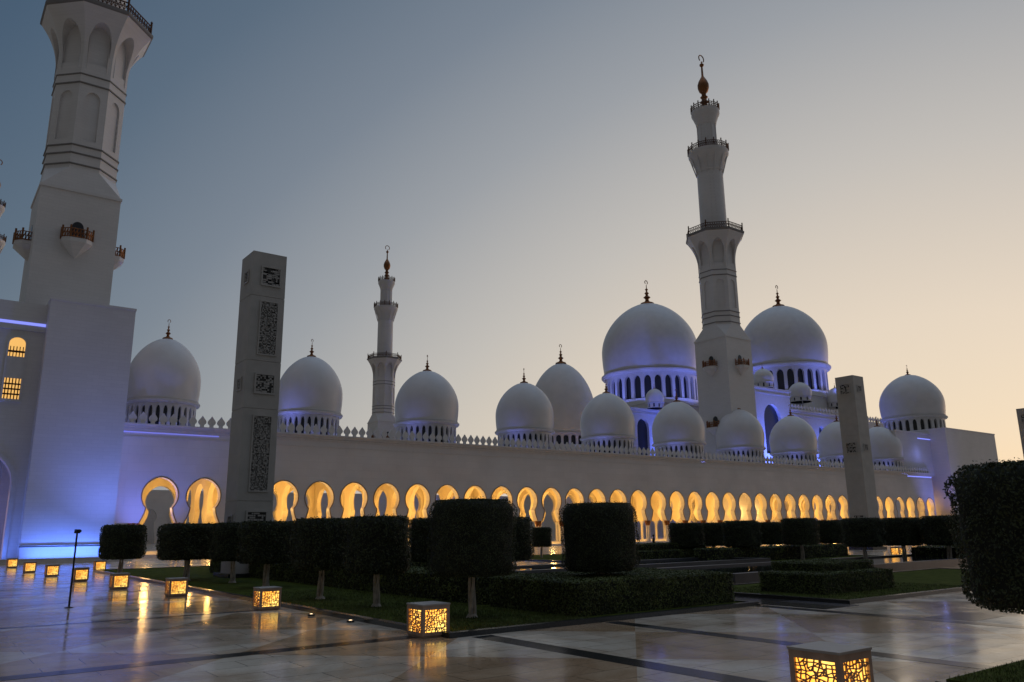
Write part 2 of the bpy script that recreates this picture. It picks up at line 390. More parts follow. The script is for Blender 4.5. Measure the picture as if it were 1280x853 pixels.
def hedge(name, tiers, label, fine=.04, dens=420, grp='low clipped hedges'):
    x0, x1, y0, y1, _, _ = tiers[0]
    t = thing(name, ((x0 + x1) / 2, (y0 + y1) / 2, .08), label, 'hedge', grp)
    o = t.location
    for (x0, x1, y0, y1, z0, z1) in tiers:
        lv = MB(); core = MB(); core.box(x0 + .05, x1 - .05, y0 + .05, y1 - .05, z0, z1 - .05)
        fs = [((x0, y0, z0), (x1 - x0, 0, 0), (0, 0, z1 - z0), (0, -1, 0)), ((x0, y0, z0), (0, y1 - y0, 0), (0, 0, z1 - z0), (-1, 0, 0)),
              ((x0, y0, z1), (x1 - x0, 0, 0), (0, y1 - y0, 0), (0, 0, 1)), ((x1, y0, z0), (0, y1 - y0, 0), (0, 0, z1 - z0), (1, 0, 0)), ((x0, y1, z0), (x1 - x0, 0, 0), (0, 0, z1 - z0), (0, 1, 0))]
        for p, a, b, n in fs:
            p, a, b, n = map(Vector, (p, a, b, n)); ar = a.cross(b).length; k = int(ar * dens * (1 if n.z >= 0 and n.x <= 0 and n.y <= 0 else .3))
            for i in range(k):
                u, v = random.random(), random.random(); q = p + a * u + b * v
                q += n * (-abs(random.gauss(0, .03)) + .02 + .022 * sin(q.x * 3.1) * sin(q.y * 2.7 + q.z * 4))
                if u * a.length < .05 or (1 - u) * a.length < .05: q -= n * .02
                leaf_quad(lv, q, n, fine)
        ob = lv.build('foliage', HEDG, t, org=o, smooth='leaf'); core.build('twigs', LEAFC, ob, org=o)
    return t
random.seed(11)
hedge('low_hedge', [(15.3, 22.1, 17.45, 21.8, .08, 1.02)], 'long low hedge in the foreground between the two nearest square crowns and the path', .034, 800)
hedge('low_hedge', [(15.4, 17.6, 22.3, 52, .08, .98)], 'long low hedge running away behind the left row of tree trunks', .05, 330)
hedge('stepped_hedge', [(26.3, 31.2, 16.9, 19.6, .09, .80), (27.4, 31.0, 17.6, 19.8, .8, 1.12)], 'two tier stepped block hedge on the small right lawn', .032, 900)
hedge('stepped_hedge', [(41, 50, 39.6, 42, .08, .9), (42, 48, 40.2, 42, .9, 1.35)], 'stepped hedge far beyond the long low hedge, behind the drum tree', .06, 160)
hedge('low_hedge', [(57, 128, 25.5, 29.5, .08, .95)], 'very long low hedge beyond the pool on the right', .08, 45)
hedge('low_hedge', [(44, 60, 36, 38, .08, 1.0)], 'low hedge beyond the pool, right of the drum tree', .07, 100)
hedge('low_hedge', [(18.5, 21.8, 34, 56, .08, 1.2)], 'dark hedge block in the mid garden seen between the left trees and the foremost crown', .07, 120)

# ------------------------------------------------------------------ lanterns
def lattice(mb, fn, w, h, z0, seed):
    """cellular pierced screen: random bars joining jittered grid points"""
    random.seed(seed); nx, nz = 9, 10; P = {}
    for i in range(nx + 1):
        for j in range(nz + 1):
            jx = 0 if i in (0, nx) else random.uniform(-.42, .42); jz = 0 if j in (0, nz) else random.uniform(-.42, .42)
            P[i, j] = (-w / 2 + w * (i + jx) / nx, z0 + h * (j + jz) / nz)
    def bar(a, b, r=.0075):
        (x0, y0), (x1, y1) = a, b; L = math.hypot(x1 - x0, y1 - y0); nxx, nzz = -(y1 - y0) / L * r, (x1 - x0) / L * r
        pts = [(x0 + nxx, y0 + nzz), (x1 + nxx, y1 + nzz), (x1 - nxx, y1 - nzz), (x0 - nxx, y0 - nzz)]
        mb.quad(*[fn(x, 0, z) for x, z in pts])
        mb.quad(*[fn(x, 0, z) for x, z in (pts[0], pts[1])], *[fn(x, .015, z) for x, z in (pts[1], pts[0])])
        mb.quad(*[fn(x, 0, z) for x, z in (pts[3], pts[2])], *[fn(x, .015, z) for x, z in (pts[2], pts[3])])
    for i in range(nx + 1):
        for j in range(nz + 1):
            if i < nx and 0 < j < nz and random.random() < .86: bar(P[i, j], P[i + 1, j])
            if j < nz and 0 < i < nx and random.random() < .86: bar(P[i, j], P[i, j + 1])
            if i < nx and j < nz and random.random() < .3: bar(P[i, j], P[i + 1, j + 1])
LG = 'cube lanterns glowing on the plaza'
def make_lantern(loc, label):
    t = thing('cube_lantern', loc, label, 'lantern', LG); W, Hh = .70, .68; h = W / 2; m_ = .07
    b = MB(); b.box(-h + .03, h - .03, -h + .03, h - .03, 0, .05)
    for sx in (-1, 1):
        for sy in (-1, 1): b.box(min(sx * h, sx * (h - m_)), max(sx * h, sx * (h - m_)), min(sy * h, sy * (h - m_)), max(sy * h, sy * (h - m_)), .05, Hh)
    for s_ in (-1, 1):
        for z0, z1 in ((.05, .12), (Hh - .09, Hh)):
            a, c = sorted((s_ * h, s_ * (h - m_))); b.box(-h + m_, h - m_, a, c, z0, z1); b.box(a, c, -h + m_, h - m_, z0, z1)
    b.build('frame', LBOX, t)
    b = MB(); b.box(-h - .012, h + .012, -h - .012, h + .012, Hh, Hh + .03); b.build('cap', LTOP, t)
    b = MB(); b.box(-h + m_ + .0, h - m_ - .0, -h + .045, h - .045, .1, Hh - .07); b.box(-h + .045, h - .045, -h + m_, h - m_, .1, Hh - .07)
    b.build('diffuser', LGLOW, t)
    for k in range(4):
        b = MB(); r = Matrix.Rotation(k * pi / 2, 3, 'Z')
        lattice(b, lambda x, d, z: tuple(r @ Vector((x, -h + .02 + d, z))), W - 2 * m_, Hh - .21, .12, 40 + k)
        b.build('pierced_screen', LBOX, t)
    return t
L0 = None
lan = [(1036, 807, .725 * 1.14, 'nearest lantern, cut by the bottom edge of the picture at right'),
 (543, 797, 0, 'lantern at the corner of the lawn in front of the foremost clipped tree'),
 (337, 763, 0, 'lantern at the lawn edge before the clipped row, second from the lawn corner'),
 (222, 746, 0, 'lantern in front of the long dark clipped row, third from the lawn corner'),
 (150, 737, 0, 'lantern just below the small leftmost clipped tree, fourth from the lawn corner'),
 (101, 727, 0, 'lantern immediately right of the thin black post, fifth from the lawn corner'),
 (65, 721, 0, 'lantern immediately left of the thin black post, sixth from the lawn corner'),
 (37, 716, 0, 'lantern before the blue tower wall, second from the left edge of the picture'),
 (15, 710, 0, 'lantern nearest the left edge of the picture by the blue arch'),
 (125, 714, 0, 'small lantern set back behind the others under the small leftmost clipped tree'),
 (889, 692, 0, 'distant small lantern under the far clipped trees, leftmost of the far ones'),
 (939, 692, 0, 'distant small lantern, second of the far ones from the standing person'),
 (995, 694, 0, 'distant small lantern left of the shorter pylon, among far trunks'),
 (1122, 695, 0, 'distant small lantern right of the shorter pylon')]
LAMPS = []
for i, (x, y, z, l) in enumerate(lan):
    p = G(x, y, z)
    if i == 0: L0 = t = make_lantern((p.x, p.y, 0), l); t.scale = (1.14,) * 3
    elif p.y > 30 and p.x > 50: t = dup(L0, loc=(p.x, p.y, 0), label=l)
    else: t = dup(L0, loc=(p.x, p.y + .3, 0), label=l)
    if i: t.scale = (1.08,) * 3 if i == 1 else (1,) * 3

# ------------------------------------------------------------------ small plaza items
p = G(86, 760); t = thing('post', (p.x, p.y, 0), 'thin black post with a small angled head standing on the plaza', 'post')
b = MB(); b.lathe([(.14, 0), (.14, .02), (.035, .04), (.03, 2.5), (.03, 2.52)], 12); b.build('pole', BLACK, t, smooth=40)
b = MB(); b.box(-.09, .09, -.05, .05, 2.52, 2.66); b.box(-.035, .12, -.09, -.05, 2.56, 2.64); b.build('head', BLACK, t)
U = None
for x, y, l in ((389, 770, 'ground spotlight in the kerb left of the pale leaning trunk'), (438, 778, 'ground spotlight in the kerb below the pale twisted trunk'), (516, 790, 'ground spotlight nearest the lawn corner lantern, its left'), (600, 793, 'ground spotlight right of the lawn corner lantern'), (947, 757, 'ground spotlight by the granite path at the hedge end')):
    p = G(x, y)
    if U is None:
        U = t = thing('ground_spotlight', (p.x, p.y, 0), l, 'ground light', 'small ground spotlights along the lawn edge')
        b = MB(); b.lathe([(.11, -.02), (.11, .05), (.085, .06), (.085, .04)], 16); b.build('housing', BLACK, t)
        b = MB(); b.lathe([(.08, .02), (.08, .045), (.03, .06)], 16); b.build('lens', LENSW, t)
    else: dup(U, loc=(p.x, p.y, 0), label=l)

# ------------------------------------------------------------------ domes
def dome_parts(name, parent, loc, R, ht, dh, nwin, blue=1.0, drumw=None, fin=2.1, ringled=True, finr=None):
    """mesh 'dome' whose origin sits at the drum foot; children drum, finial, light ring"""
    b = MB(); prof = [(R * .955, dh), (R * .985, dh + .03 * ht)]
    n = 26
    for i in range(n + 1):
        t = i / n * .998
        if t < .30: r = R * (1 - .035 * ((.30 - t) / .30) ** 2)
        else:
            s_ = (t - .30) / .70; r = R * (1 - s_ ** 1.86) ** .59
        prof.append((r, dh + .035 * ht + ht * .965 * t))
    b.lathe(prof, 56); d = b.build(name, DOMEM, parent, smooth=40, loc=loc)
    b = MB(); c = .012 * R + .05     # cornice rings + windowed drum + base step
    b.lathe([(R * .90, dh - .10 * dh), (R * 1.0, dh - .09 * dh), (R * 1.03, dh - .04 * dh), (R * 1.03, dh + .0 * dh), (R * .97, dh + .02 * dh)], 48, cap=False)
    b.lathe([(R * .97, dh * 0), (R * .97, dh * .14), (R * .93, dh * .15)], 48, cap=False)
    W = 2 * pi * R * .93 / nwin; Rr = R * .93
    hw = W * (.14 if R < 4 else .27 if R < 8 else .34); half = pointed(hw, dh * .62, dh * .16, dh * .2, 4)
    half = [(x, z) for x, z in half]
    fn = lambda x, dd, z: ((Rr - dd) * cos(x / (R * .93)), (Rr - dd) * sin(x / (R * .93)), z)
    for k in range(nwin): arch_wall(b, k * W, W, half, dh * .92, fn, R * .06)
    b.build('drum', TRIM, d)
    b = MB(); b.lathe([(R * .86, 0), (R * .86, dh * .95)], 32, cap=False); b.build('drum_glazing', DARKW, d)
    b = MB(); fr = finr or fin * .16; zt = dh + ht * .985
    b.lathe([(fr * 1.9, 0), (fr * 1.7, .07 * fin), (fr * .75, .13 * fin), (fr * .45, .2 * fin), (fr * .5, .26 * fin), (fr * .95, .32 * fin), (fr * .5, .38 * fin), (fr * .28, .44 * fin), (fr * .6, .50 * fin),
             (fr * .25, .56 * fin), (fr * .2, .62 * fin), (fr * .42, .67 * fin), (fr * .12, .72 * fin), (fr * .09, .86 * fin), (.01, .9 * fin)], 12, c=(0, 0, zt))
    n = 12                                   # crescent
    for i in range(n):
        a, a2 = radians(-50 + 280 * i / n), radians(-50 + 280 * (i + 1) / n); rr = fr * .5; a += pi; a2 += pi
        b.tube((rr * cos(a + pi * 0) * 1, 0, zt + .90 * fin + rr - rr * sin(a)), (rr * cos(a2), 0, zt + .90 * fin + rr - rr * sin(a2)), fr * .11, 5)
    b.build('finial', GOLD, d, smooth=40)
    if ringled:
        b = MB(); r0 = R * 1.075; r1 = r0 + .07 * blue; k = 32
        for i in range(k):
            a, a2 = 2 * pi * i / k, 2 * pi * (i + 1) / k
            b.quad((r0 * cos(a), r0 * sin(a), .12), (r1 * cos(a), r1 * sin(a), .12), (r1 * cos(a2), r1 * sin(a2), .12), (r0 * cos(a2), r0 * sin(a2), .12))
        me = b.build('light_ring', BLUE, d)
    return d

# ------------------------------------------------------------------ arcade
SB, X0, YF, DG = 4.585, 21.75, 93.0, 17.0
NB = 38; XA, XB = 13.5, X0 + SB * (NB - .5)
ar = thing('arcade', (X0, YF, 0), 'long white marble arcade with glowing horseshoe arches and a row of white domes', 'arcade'); OA = ar.location
HS = horseshoe(1.83, 6.45, 3.55, 1.86)
b = MB(); fn = lambda x, d, z: (x, YF + d, z)
for k in range(NB): arch_wall(b, X0 + k * SB, SB, HS, 13.6, fn, .85)
xl = X0 - SB / 2; b.box(XA, xl, YF, YF + .85, 3.55, 13.6)
b.build('front_wall', WALL, ar, org=OA)
b = MB()                                    # slim archivolts a hand proud of the wall
for k in range(NB):
    xc = X0 + k * SB
    for sg in (1, -1):
        q = [(xc + sg * x, z) for x, z in HS]; o = []
        for i, (x, z) in enumerate(HS):
            a = HS[max(0, i - 1)]; c = HS[min(len(HS) - 1, i + 1)]; dx, dz = c[0] - a[0], c[1] - a[1]; L = math.hypot(dx, dz)
            o.append((xc + sg * (x - dz / L * .11), z + dx / L * .11 if i else z + .11))
        for i in range(len(q) - 1):
            b.quad((q[i][0], YF - .05, q[i][1]), (q[i + 1][0], YF - .05, q[i + 1][1]), (o[i + 1][0], YF - .05, o[i + 1][1]), (o[i][0], YF - .05, o[i][1]))
            b.quad((o[i][0], YF - .05, o[i][1]), (o[i + 1][0], YF - .05, o[i + 1][1]), (o[i + 1][0], YF, o[i + 1][1]), (o[i][0], YF, o[i][1]))
            b.quad((q[i][0], YF - .05, q[i][1]), (q[i + 1][0], YF - .05, q[i + 1][1]), (q[i + 1][0], YF + .002, q[i + 1][1]), (q[i][0], YF + .002, q[i][1]))
b.build('arch_moulding', mat('bronze_arch_edge', (.30, .20, .12), .5, .3, noise=(3, .2)), ar, org=OA)
def gallery_wall(Y, t):
    b = MB(); f2 = lambda x, d, z: (x - .5 + SB, Y + d, z)
    for k in range(NB): arch_wall(b, X0 + k * SB, SB, HS, 9.9, f2, t)
    return b
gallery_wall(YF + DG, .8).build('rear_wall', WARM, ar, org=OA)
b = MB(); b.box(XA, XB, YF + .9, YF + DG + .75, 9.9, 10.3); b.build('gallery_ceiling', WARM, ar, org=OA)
b = MB()
HT = horseshoe(1.9, 6.3, 3.55, 2.1)
for k in range(1, NB, 2):
    xx = X0 + (k + .5) * SB - .3; b = MB()
    for j in range(3):
        arch_wall(b, YF + .9 + 5.33 * (j + .5), 5.33, HT, 9.88, lambda y, d, z: (xx + d, y, z), .6)
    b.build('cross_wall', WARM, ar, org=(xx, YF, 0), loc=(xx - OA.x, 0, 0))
b = MB(); b.box(XA, XB, YF + DG + .85, YF + DG + 1.2, 9.9, 13.6); b.box(XA, XB, YF + .87, YF + DG + .83, 13.2, 13.5); b.build('roof', TRIM, ar, org=OA)
b = MB(); b.box(XA, XB, YF - 1.6, YF + DG + 2, .0, .14); b.box(XA, XB, YF - 1.0, YF + DG + 1.6, .14, .28); b.build('platform', TRIM, ar, org=OA)
# cornice + merlons
def merlon_row(b, x0, x1, y, z, sp, h, ax='x'):
    n = int(abs(x1 - x0) / sp)
    for i in range(n):
        c = x0 + (i + .5) * sp; w = sp
        pts = [(-.20, 0), (-.19, .2), (-.38, .34), (-.42, .50), (-.30, .68), (-.16, .80), (0, 1.0), (.16, .80), (.30, .68), (.42, .50), (.38, .34), (.19, .2), (.20, 0)]
        pts = [(c + px * w, z + pz * h) for px, pz in pts]
        if ax == 'x': b.prism(pts, 'y', y, y + .22)
        else: b.prism(pts, 'x', y, y + .22)
b = MB(); b.box(XA, XB, YF - .22, YF + .5, 13.62, 13.95); b.box(XA, XB, YF - .42, YF + .55, 13.95, 14.12); b.box(XA, XB, YF - .1, YF - .004, 13.35, 13.6); b.box(XA, XB, YF - .06, YF - .003, 12.6, 12.75)
merlon_row(b, XA, XB, YF - .05, 14.12, 1.05, 1.32)
b.build('parapet', TRIM, ar, org=OA)
# columns: two to a pier, bronze palm capitals
C0 = None
def column():
    b = MB(); b.lathe([(.27, 0), (.27, .12), (.21, .2), (.175, .3), (.165, 2.5), (.16, 2.55)], 14)
    c = b.build('column', TRIM, ar, smooth=35)
    b = MB(); b.lathe([(.17, 2.5), (.20, 2.56), (.18, 2.62), (.24, 2.8), (.33, 3.0), (.27, 3.05), (.34, 3.15), (.34, 3.27)], 12); b.build('capital', GOLD, c, smooth=35)
    return c
rear = MB()
for k in range(-1, NB):
    for s_ in (-.24, .24):
        x = X0 + (k + .5) * SB + s_ - OA.x
        if C0 is None: C0 = column(); C0.location = (x, .4, .28)
        else:
            c = C0.copy(); COL.objects.link(c); c.location = (x, .4, .28)
            q = kids(C0)[0].copy(); COL.objects.link(q); q.parent = c
        if k >= 0:
            rear.lathe([(.25, .28), (.18, .55), (.17, 2.9), (.33, 3.4), (.33, 3.55)], 10, c=(X0 + (k + .5) * SB + s_ - .5, YF + DG + .4, 0))
for k in range(1, NB, 2):
    for j in range(1, 3):
        rear.lathe([(.30, .28), (.22, .55), (.2, 2.9), (.4, 3.4), (.4, 3.55)], 10, c=(X0 + (k + .5) * SB, YF + .9 + 5.33 * j, 0))
o = rear.build('column', TRIM, ar, org=OA, smooth=35); o['kind'] = 'stuff'
b = MB()                                     # impost blocks over the capitals
for k in range(-1, NB): xx = X0 + (k + .5) * SB; b.box(xx - .62, xx + .62, YF + .02, YF + .8, 3.40 + .15, 3.548 + .0)
# LED strips under the parapet
b = MB(); b.box(XA, 27.5, YF - .10, YF - .03, 13.12, 13.24); b.build('led_strip', BLUED, ar, org=OA)
b = MB(); b.box(182.5, 193.5, YF - .10, YF - .03, 13.1, 13.28); b.build('led_strip', BLUEW, ar, org=OA)
# gallery lamps
def light(kind, name, loc, col, e, **kw):
    l = bpy.data.lights.new(name, kind); l.color = col; l.energy = e
    for k, v in kw.items(): setattr(l, k, v)
    o = bpy.data.objects.new(name, l); COL.objects.link(o); o.location = loc; return o
WARMC = (1.0, .60, .20)
for k in range(0, NB):
    for j, yy in enumerate((YF + 3.4, YF + 11)):
        if j and k % 2: continue
        light('POINT', 'gallery_lamp', (X0 + k * SB, yy, 5.0 if j == 0 else 4.5), (1, .56, .155), 265 if j == 0 else 450, shadow_soft_size=.35)
for k in range(0, NB, 2):
    light('SPOT', 'column_uplight', (X0 + (k + .5) * SB, YF - 1.3, .25), (1, .55, .2), 35, shadow_soft_size=.1, spot_size=radians(80)).rotation_euler = (radians(165), 0, 0)
# roof domes
DZ = 13.5
DX = [22.24, 40.34, 58.12, 75.95, 93.81, 111.63, 129.39, 147.07, 164.4, 181.44]; DR = [.88, .91, .985, .985, 1.0, 1.03, 1.0, 1.02, 1.0, 1.06]
D0 = dome_parts('dome', ar, (DX[0] - OA.x, 98.2 - OA.y, DZ), 4.65, 7.85, 3.75, 30, blue=1.0, fin=2.3)
for k in range(1, 10):
    d_ = dup(D0, parent=ar, loc=(DX[k] - OA.x, 98.2 - OA.y, DZ), rz=.37 * k); d_.scale = (DR[k], DR[k], 1)
D0.scale = (DR[0], DR[0], 1)
for k in range(10):
    xx = 22.4 + 17.85 * k; e_ = 480 if k < 2 else 190
    sp = light('SPOT', 'dome_floodlight', (xx - 6.2, 94.6, 13.75), (.17, .22, 1), e_, shadow_soft_size=.3, spot_size=radians(60), spot_blend=1); sp.rotation_euler = (Vector((xx - 2.5, 96, 18.6)) - sp.location).to_track_quat('-Z', 'Y').to_euler()
# opposite arcade across the courtyard
fa = thing('arcade', (20, 215, 0), 'plain opposite arcade seen dimly through the nearer arches across the courtyard', 'arcade')
b = MB()
for k in range(48): arch_wall(b, 0 + k * 6, 6, horseshoe(1.9, 6.4, 0, 1.9), 13, lambda x, d, z: (x, 215 + d, z), .8)
b.build('front_wall', WALL, fa, org=fa.location)
b = MB(); b.box(-3, 285, 222, 223, 0, 12.9); b.build('back_wall', TRIM, fa, org=fa.location)

# ------------------------------------------------------------------ minarets
def ring_rail(b, r, z, h, n, oct_=False):
    pts = []
    N_ = 8 if oct_ else 16
    cs = [(r * cos(2 * pi * (i + .5) / N_), r * sin(2 * pi * (i + .5) / N_)) for i in range(N_)]
    for i in range(N_):
        a, c = Vector((*cs[i], 0)), Vector((*cs[(i + 1) % N_], 0)); L = (c - a).length
        for zz, rr in ((z + .12, .07), (z + h, .09), (z + h * .55, .05)): b.tube((a.x, a.y, zz), (c.x, c.y, zz), rr, 5)
        k = max(2, int(L / .42))
        for j in range(k):
            q = a.lerp(c, j / k); q2 = a.lerp(c, (j + 1) / k)
            b.tube((q.x, q.y, z), (q.x, q.y, z + h), .05, 4)
            b.tube((q.x, q.y, z + h * .15), (q2.x, q2.y, z + h * .9), .04, 4); b.tube((q2.x, q2.y, z + h * .15), (q.x, q.y, z + h * .9), .04, 4)
        b.tube((a.x, a.y, z), (a.x, a.y, z + h * 1.35), .13, 6); b.lathe([(.0, 0), (.17, .12), (.0, .4)], 6, c=(a.x, a.y, z + h * 1.3), cap=False)
def make_minaret(loc, label, grp):
    t = thing('minaret', loc, label, 'minaret', grp)
    w = 4.0
    b = MB(); b.box(-w, w, -w, w, 0, 39.6); b.box(-w - .12, w + .12, -w - .12, w + .12, 39.6, 39.9)
    # broached transition to octagon
    ro = 3.65 / cos(pi / 8); oc = [(ro * cos(pi / 8 + i * pi / 4), ro * sin(pi / 8 + i * pi / 4), 42.6) for i in range(8)]
    sq = [(w, w, 39.9), (-w, w, 39.9), (-w, -w, 39.9), (w, -w, 39.9)]
    for i in range(4):
        b.poly([sq[i], oc[(2 * i) % 8], oc[(2 * i + 1) % 8]]); b.poly([sq[i], oc[(2 * i + 1) % 8], oc[(2 * i + 2) % 8], sq[(i + 1) % 4]])
    b.build('square_shaft', TOWER, t)
    # octagonal shaft with blind niches: arch panels on each face
    b = MB(); ap = 3.65; Wf = 2 * ap * math.tan(pi / 8)
    for k in range(8):
        a = k * pi / 4; n = Vector((cos(a), sin(a), 0)); tt = Vector((-sin(a), cos(a), 0))
        fn = lambda x, d, z: tuple(n * (ap - d) + tt * x + Vector((0, 0, z)))
        half = pointed(.78, 51.2, 46.2, 1.1)
        arch_wall(b, 0, Wf, half, 53.2, fn, .22)
        b.quad(fn(-Wf / 2, 0, 42.6), fn(Wf / 2, 0, 42.6), fn(Wf / 2, 0, 46.2), fn(-Wf / 2, 0, 46.2))
        b.quad(fn(-.9, .22, 46.2), fn(.9, .22, 46.2), fn(.9, .22, 52.6), fn(-.9, .22, 52.6))
        # corbelled gallery base with pointed arches
        zs = [53.2, 54.5, 55.9] + [56.2 + .35 * i for i in range(7)] + [58.6 + .2 * i for i in range(11)] + [60.7, 60.8, 60.87, 60.91, 61.4, 61.9, 62.3]
        def flare(z):
            s_ = max(0, (z - 55.9) / 6.4); return ap + .03 + 2.0 * s_ ** 2.2
        def aw(z):
            if z < 54.5: return .0
            if z > 60.9: return 0.0
            if z < 58.3: return .74
            return .74 * sqrt(max(0, 1 - ((z - 58.3) / 2.6) ** 2)) * (1 - .12 * (z - 58.3) / 2.6)
        ks = math.tan(pi / 8)
        def o_(u, z): r = flare(z); return tuple(n * r + tt * (u * r * ks) + Vector((0, 0, z)))
        def i_(u, z): r = flare(z); return tuple(n * (ap - .25) + tt * (u * r * ks) + Vector((0, 0, z)))
        for z0, z1 in zip(zs, zs[1:]):
            a0, a1 = aw(z0), aw(z1)
            if z0 < 55.9: a0 = a1 = 0
            for sg in (1, -1):
                b.quad(o_(sg * a0, z0), o_(sg, z0), o_(sg, z1), o_(sg * a1, z1))
                if a0 or a1: b.quad(o_(sg * a0, z0), i_(sg * a0, z0), i_(sg * a1, z1), o_(sg * a1, z1))
        b.quad(tuple(n * (ap - .25) + tt * -1.9 + Vector((0, 0, 55))), tuple(n * (ap - .25) + tt * 1.9 + Vector((0, 0, 55))), tuple(n * (ap - .25) + tt * 1.9 + Vector((0, 0, 62.3))), tuple(n * (ap - .25) + tt * -1.9 + Vector((0, 0, 62.3))))
    b.build('octagonal_shaft', TOWER, t)
    b = MB()
    GREYB = bpy.data.materials.get('dark_grey_band') or mat('dark_grey_band', (.2, .187, .18), .6, noise=(1, .1))  # darker grey for the mouldings and gallery floor
    for z in (43.0, 44.3, 45.3, 53.1, 54.2):
        q = MB(); q.lathe([(ro, z), (ro + .13, z + .05), (ro + .13, z + .17), (ro, z + .22)], 8, a0=pi / 8, cap=False); q.build('moulding', GREYB, t)
    b.lathe([(5.72 / cos(pi / 8), 62.3), (5.85 / cos(pi / 8), 62.45), (5.85 / cos(pi / 8), 62.8), (2.5, 62.8)], 8, a0=pi / 8)
    b.build('gallery_floor', GREYB, t)
    b = MB(); ring_rail(b, 6.0, 62.8, 1.25, 8, True); b.build('railing', RAIL, t)
    b = MB(); b.lathe([(2.95, 62.8), (2.95, 63.6), (2.78, 63.8), (2.75, 77.4), (2.95, 77.6), (2.9, 78), (3.1, 79.0), (3.6, 80.2), (4.15, 81.2), (4.3, 81.5), (4.3, 82.2), (2.3, 82.2)], 32)
    for i in range(12):                       # thin fluted ribs under the second gallery
        a = 2 * pi * i / 12; b.tube((2.8 * cos(a), 2.8 * sin(a), 77), (4.0 * cos(a), 4.0 * sin(a), 81.2), .14, 5)
    b.build('middle_shaft', TOWER, t, smooth=35)
    b = MB(); ring_rail(b, 4.35, 82.2, 1.15, 8); b.build('railing', RAIL, t)
    b = MB(); b.lathe([(2.15, 82.2), (2.0, 83.2), (1.98, 88.6), (2.15, 88.8), (2.3, 89.6), (2.75, 90.8), (3.05, 91.4), (3.05, 92.3), (1, 92.3)], 28)
    for i in range(10): a = 2 * pi * i / 10; b.tube((1.95 * cos(a), 1.95 * sin(a), 83), (1.95 * cos(a), 1.95 * sin(a), 88.8), .22, 6)
    b.build('upper_shaft', TOWER, t, smooth=35)
    b = MB(); ring_rail(b, 3.05, 92.3, 1.0, 8); b.build('railing', RAIL, t)
    b = MB(); z = 92.3
    b.lathe([(1.3, z), (1.1, z + 1.0), (.62, z + 1.6), (.60, z + 2.1), (.95, z + 2.4), (.6, z + 2.8), (.55, z + 3.2), (.85, z + 3.6), (.5, z + 4.0), (.5, z + 4.5), (.95, z + 5.0), (1.25, z + 5.9), (1.25, z + 6.7), (.95, z + 7.6), (.5, z + 8.4), (.25, z + 8.9), (.2, z + 11.2), (.45, z + 11.5), (.5, z + 11.8), (.2, z + 12.1), (.12, z + 12.6)], 16)
    for i in range(12):
        a, a2 = radians(-50 + 280 * i / 12) + pi, radians(-50 + 280 * (i + 1) / 12) + pi; rr = .85
        b.tube((rr * cos(a), 0, z + 13.3 - rr * sin(a)), (rr * cos(a2), 0, z + 13.3 - rr * sin(a2)), .13, 5)
    b.build('finial', GOLD, t, smooth=40)
    # balconies on the square shaft
    for zb in (33.9, 21.6):
        for k in range(4):
            a = k * pi / 2; n = Vector((cos(a), sin(a), 0)); tt = Vector((-sin(a), cos(a), 0))
            Pn = lambda x, d, z: tuple(n * (w + d) + tt * x + Vector((0, 0, z)))
            b = MB()
            top = [Pn(-1.5, 0, zb), Pn(-1.5, .9, zb), Pn(-.8, 1.5, zb), Pn(.8, 1.5, zb), Pn(1.5, .9, zb), Pn(1.5, 0, zb)]
            lo = [Pn(-1.5, 0, zb - .45), Pn(-1.5, .9, zb - .45), Pn(-.8, 1.5, zb - .45), Pn(.8, 1.5, zb - .45), Pn(1.5, .9, zb - .45), Pn(1.5, 0, zb - .45)]
            tip = Pn(0, .0, zb - 2.0); b.poly(top)
            for i in range(5): b.quad(top[i], top[i + 1], lo[i + 1], lo[i]); b.poly([lo[i], lo[i + 1], tip])
            bo = b.build('balcony', TOWER, t)
            b = MB(); rp = [Vector(q) for q in top]
            for i in range(5):
                p_, q_ = rp[i], rp[i + 1]; kk = max(2, int((q_ - p_).length / .3))
                for hz in (.1, .55, 1.0): b.tube(p_ + Vector((0, 0, hz)), q_ + Vector((0, 0, hz)), .06, 4)
                for j in range(kk): c = p_.lerp(q_, j / kk); b.tube(c, c + Vector((0, 0, 1.0)), .05, 4); b.tube(c, p_.lerp(q_, (j + 1) / kk) + Vector((0, 0, 1.0)), .04, 4)
                b.tube(p_, p_ + Vector((0, 0, 1.35)), .11, 5)
            b.build('balcony_rail', GOLD, bo)
            b = MB(); pts = pointed(.6, zb + 1.5, zb, .8)
            full = [(x, z) for x, z in pts] + [(-x, z) for x, z in reversed(pts[1:])]
            b.poly([Pn(x, .03, z) for x, z in full])
            for i in range(len(full)): x0_, z0_ = full[i]; x1_, z1_ = full[(i + 1) % len(full)]; b.quad(Pn(x0_, .03, z0_), Pn(x1_, .03, z1_), Pn(x1_, -.1, z1_), Pn(x0_, -.1, z0_))
            b.build('balcony_door', DARKW, bo)
    return t
MG = 'tall white minarets of the mosque'
pc = DP(876, 68, 160)
m0 = make_minaret((pc.x, pc.y, 0), 'tall minaret standing before the two largest domes, right of centre', MG)
pc = DP(484.5, 304, 281); dup(m0, loc=(pc.x, pc.y, 0), label='distant slender minaret between the second and third arcade domes')
pc = DP(100, 215, 85.6); LMx, LMy = pc.x, pc.y; dup(m0, loc=(pc.x, pc.y, 0), label='huge near minaret rising from the blue lit tower block at left, top cut off')
pc = DP(-8.5, 250, 207); dup(m0, loc=(pc.x, pc.y, 0), label='minaret barely showing at the left edge of the picture, only gallery rims visible')

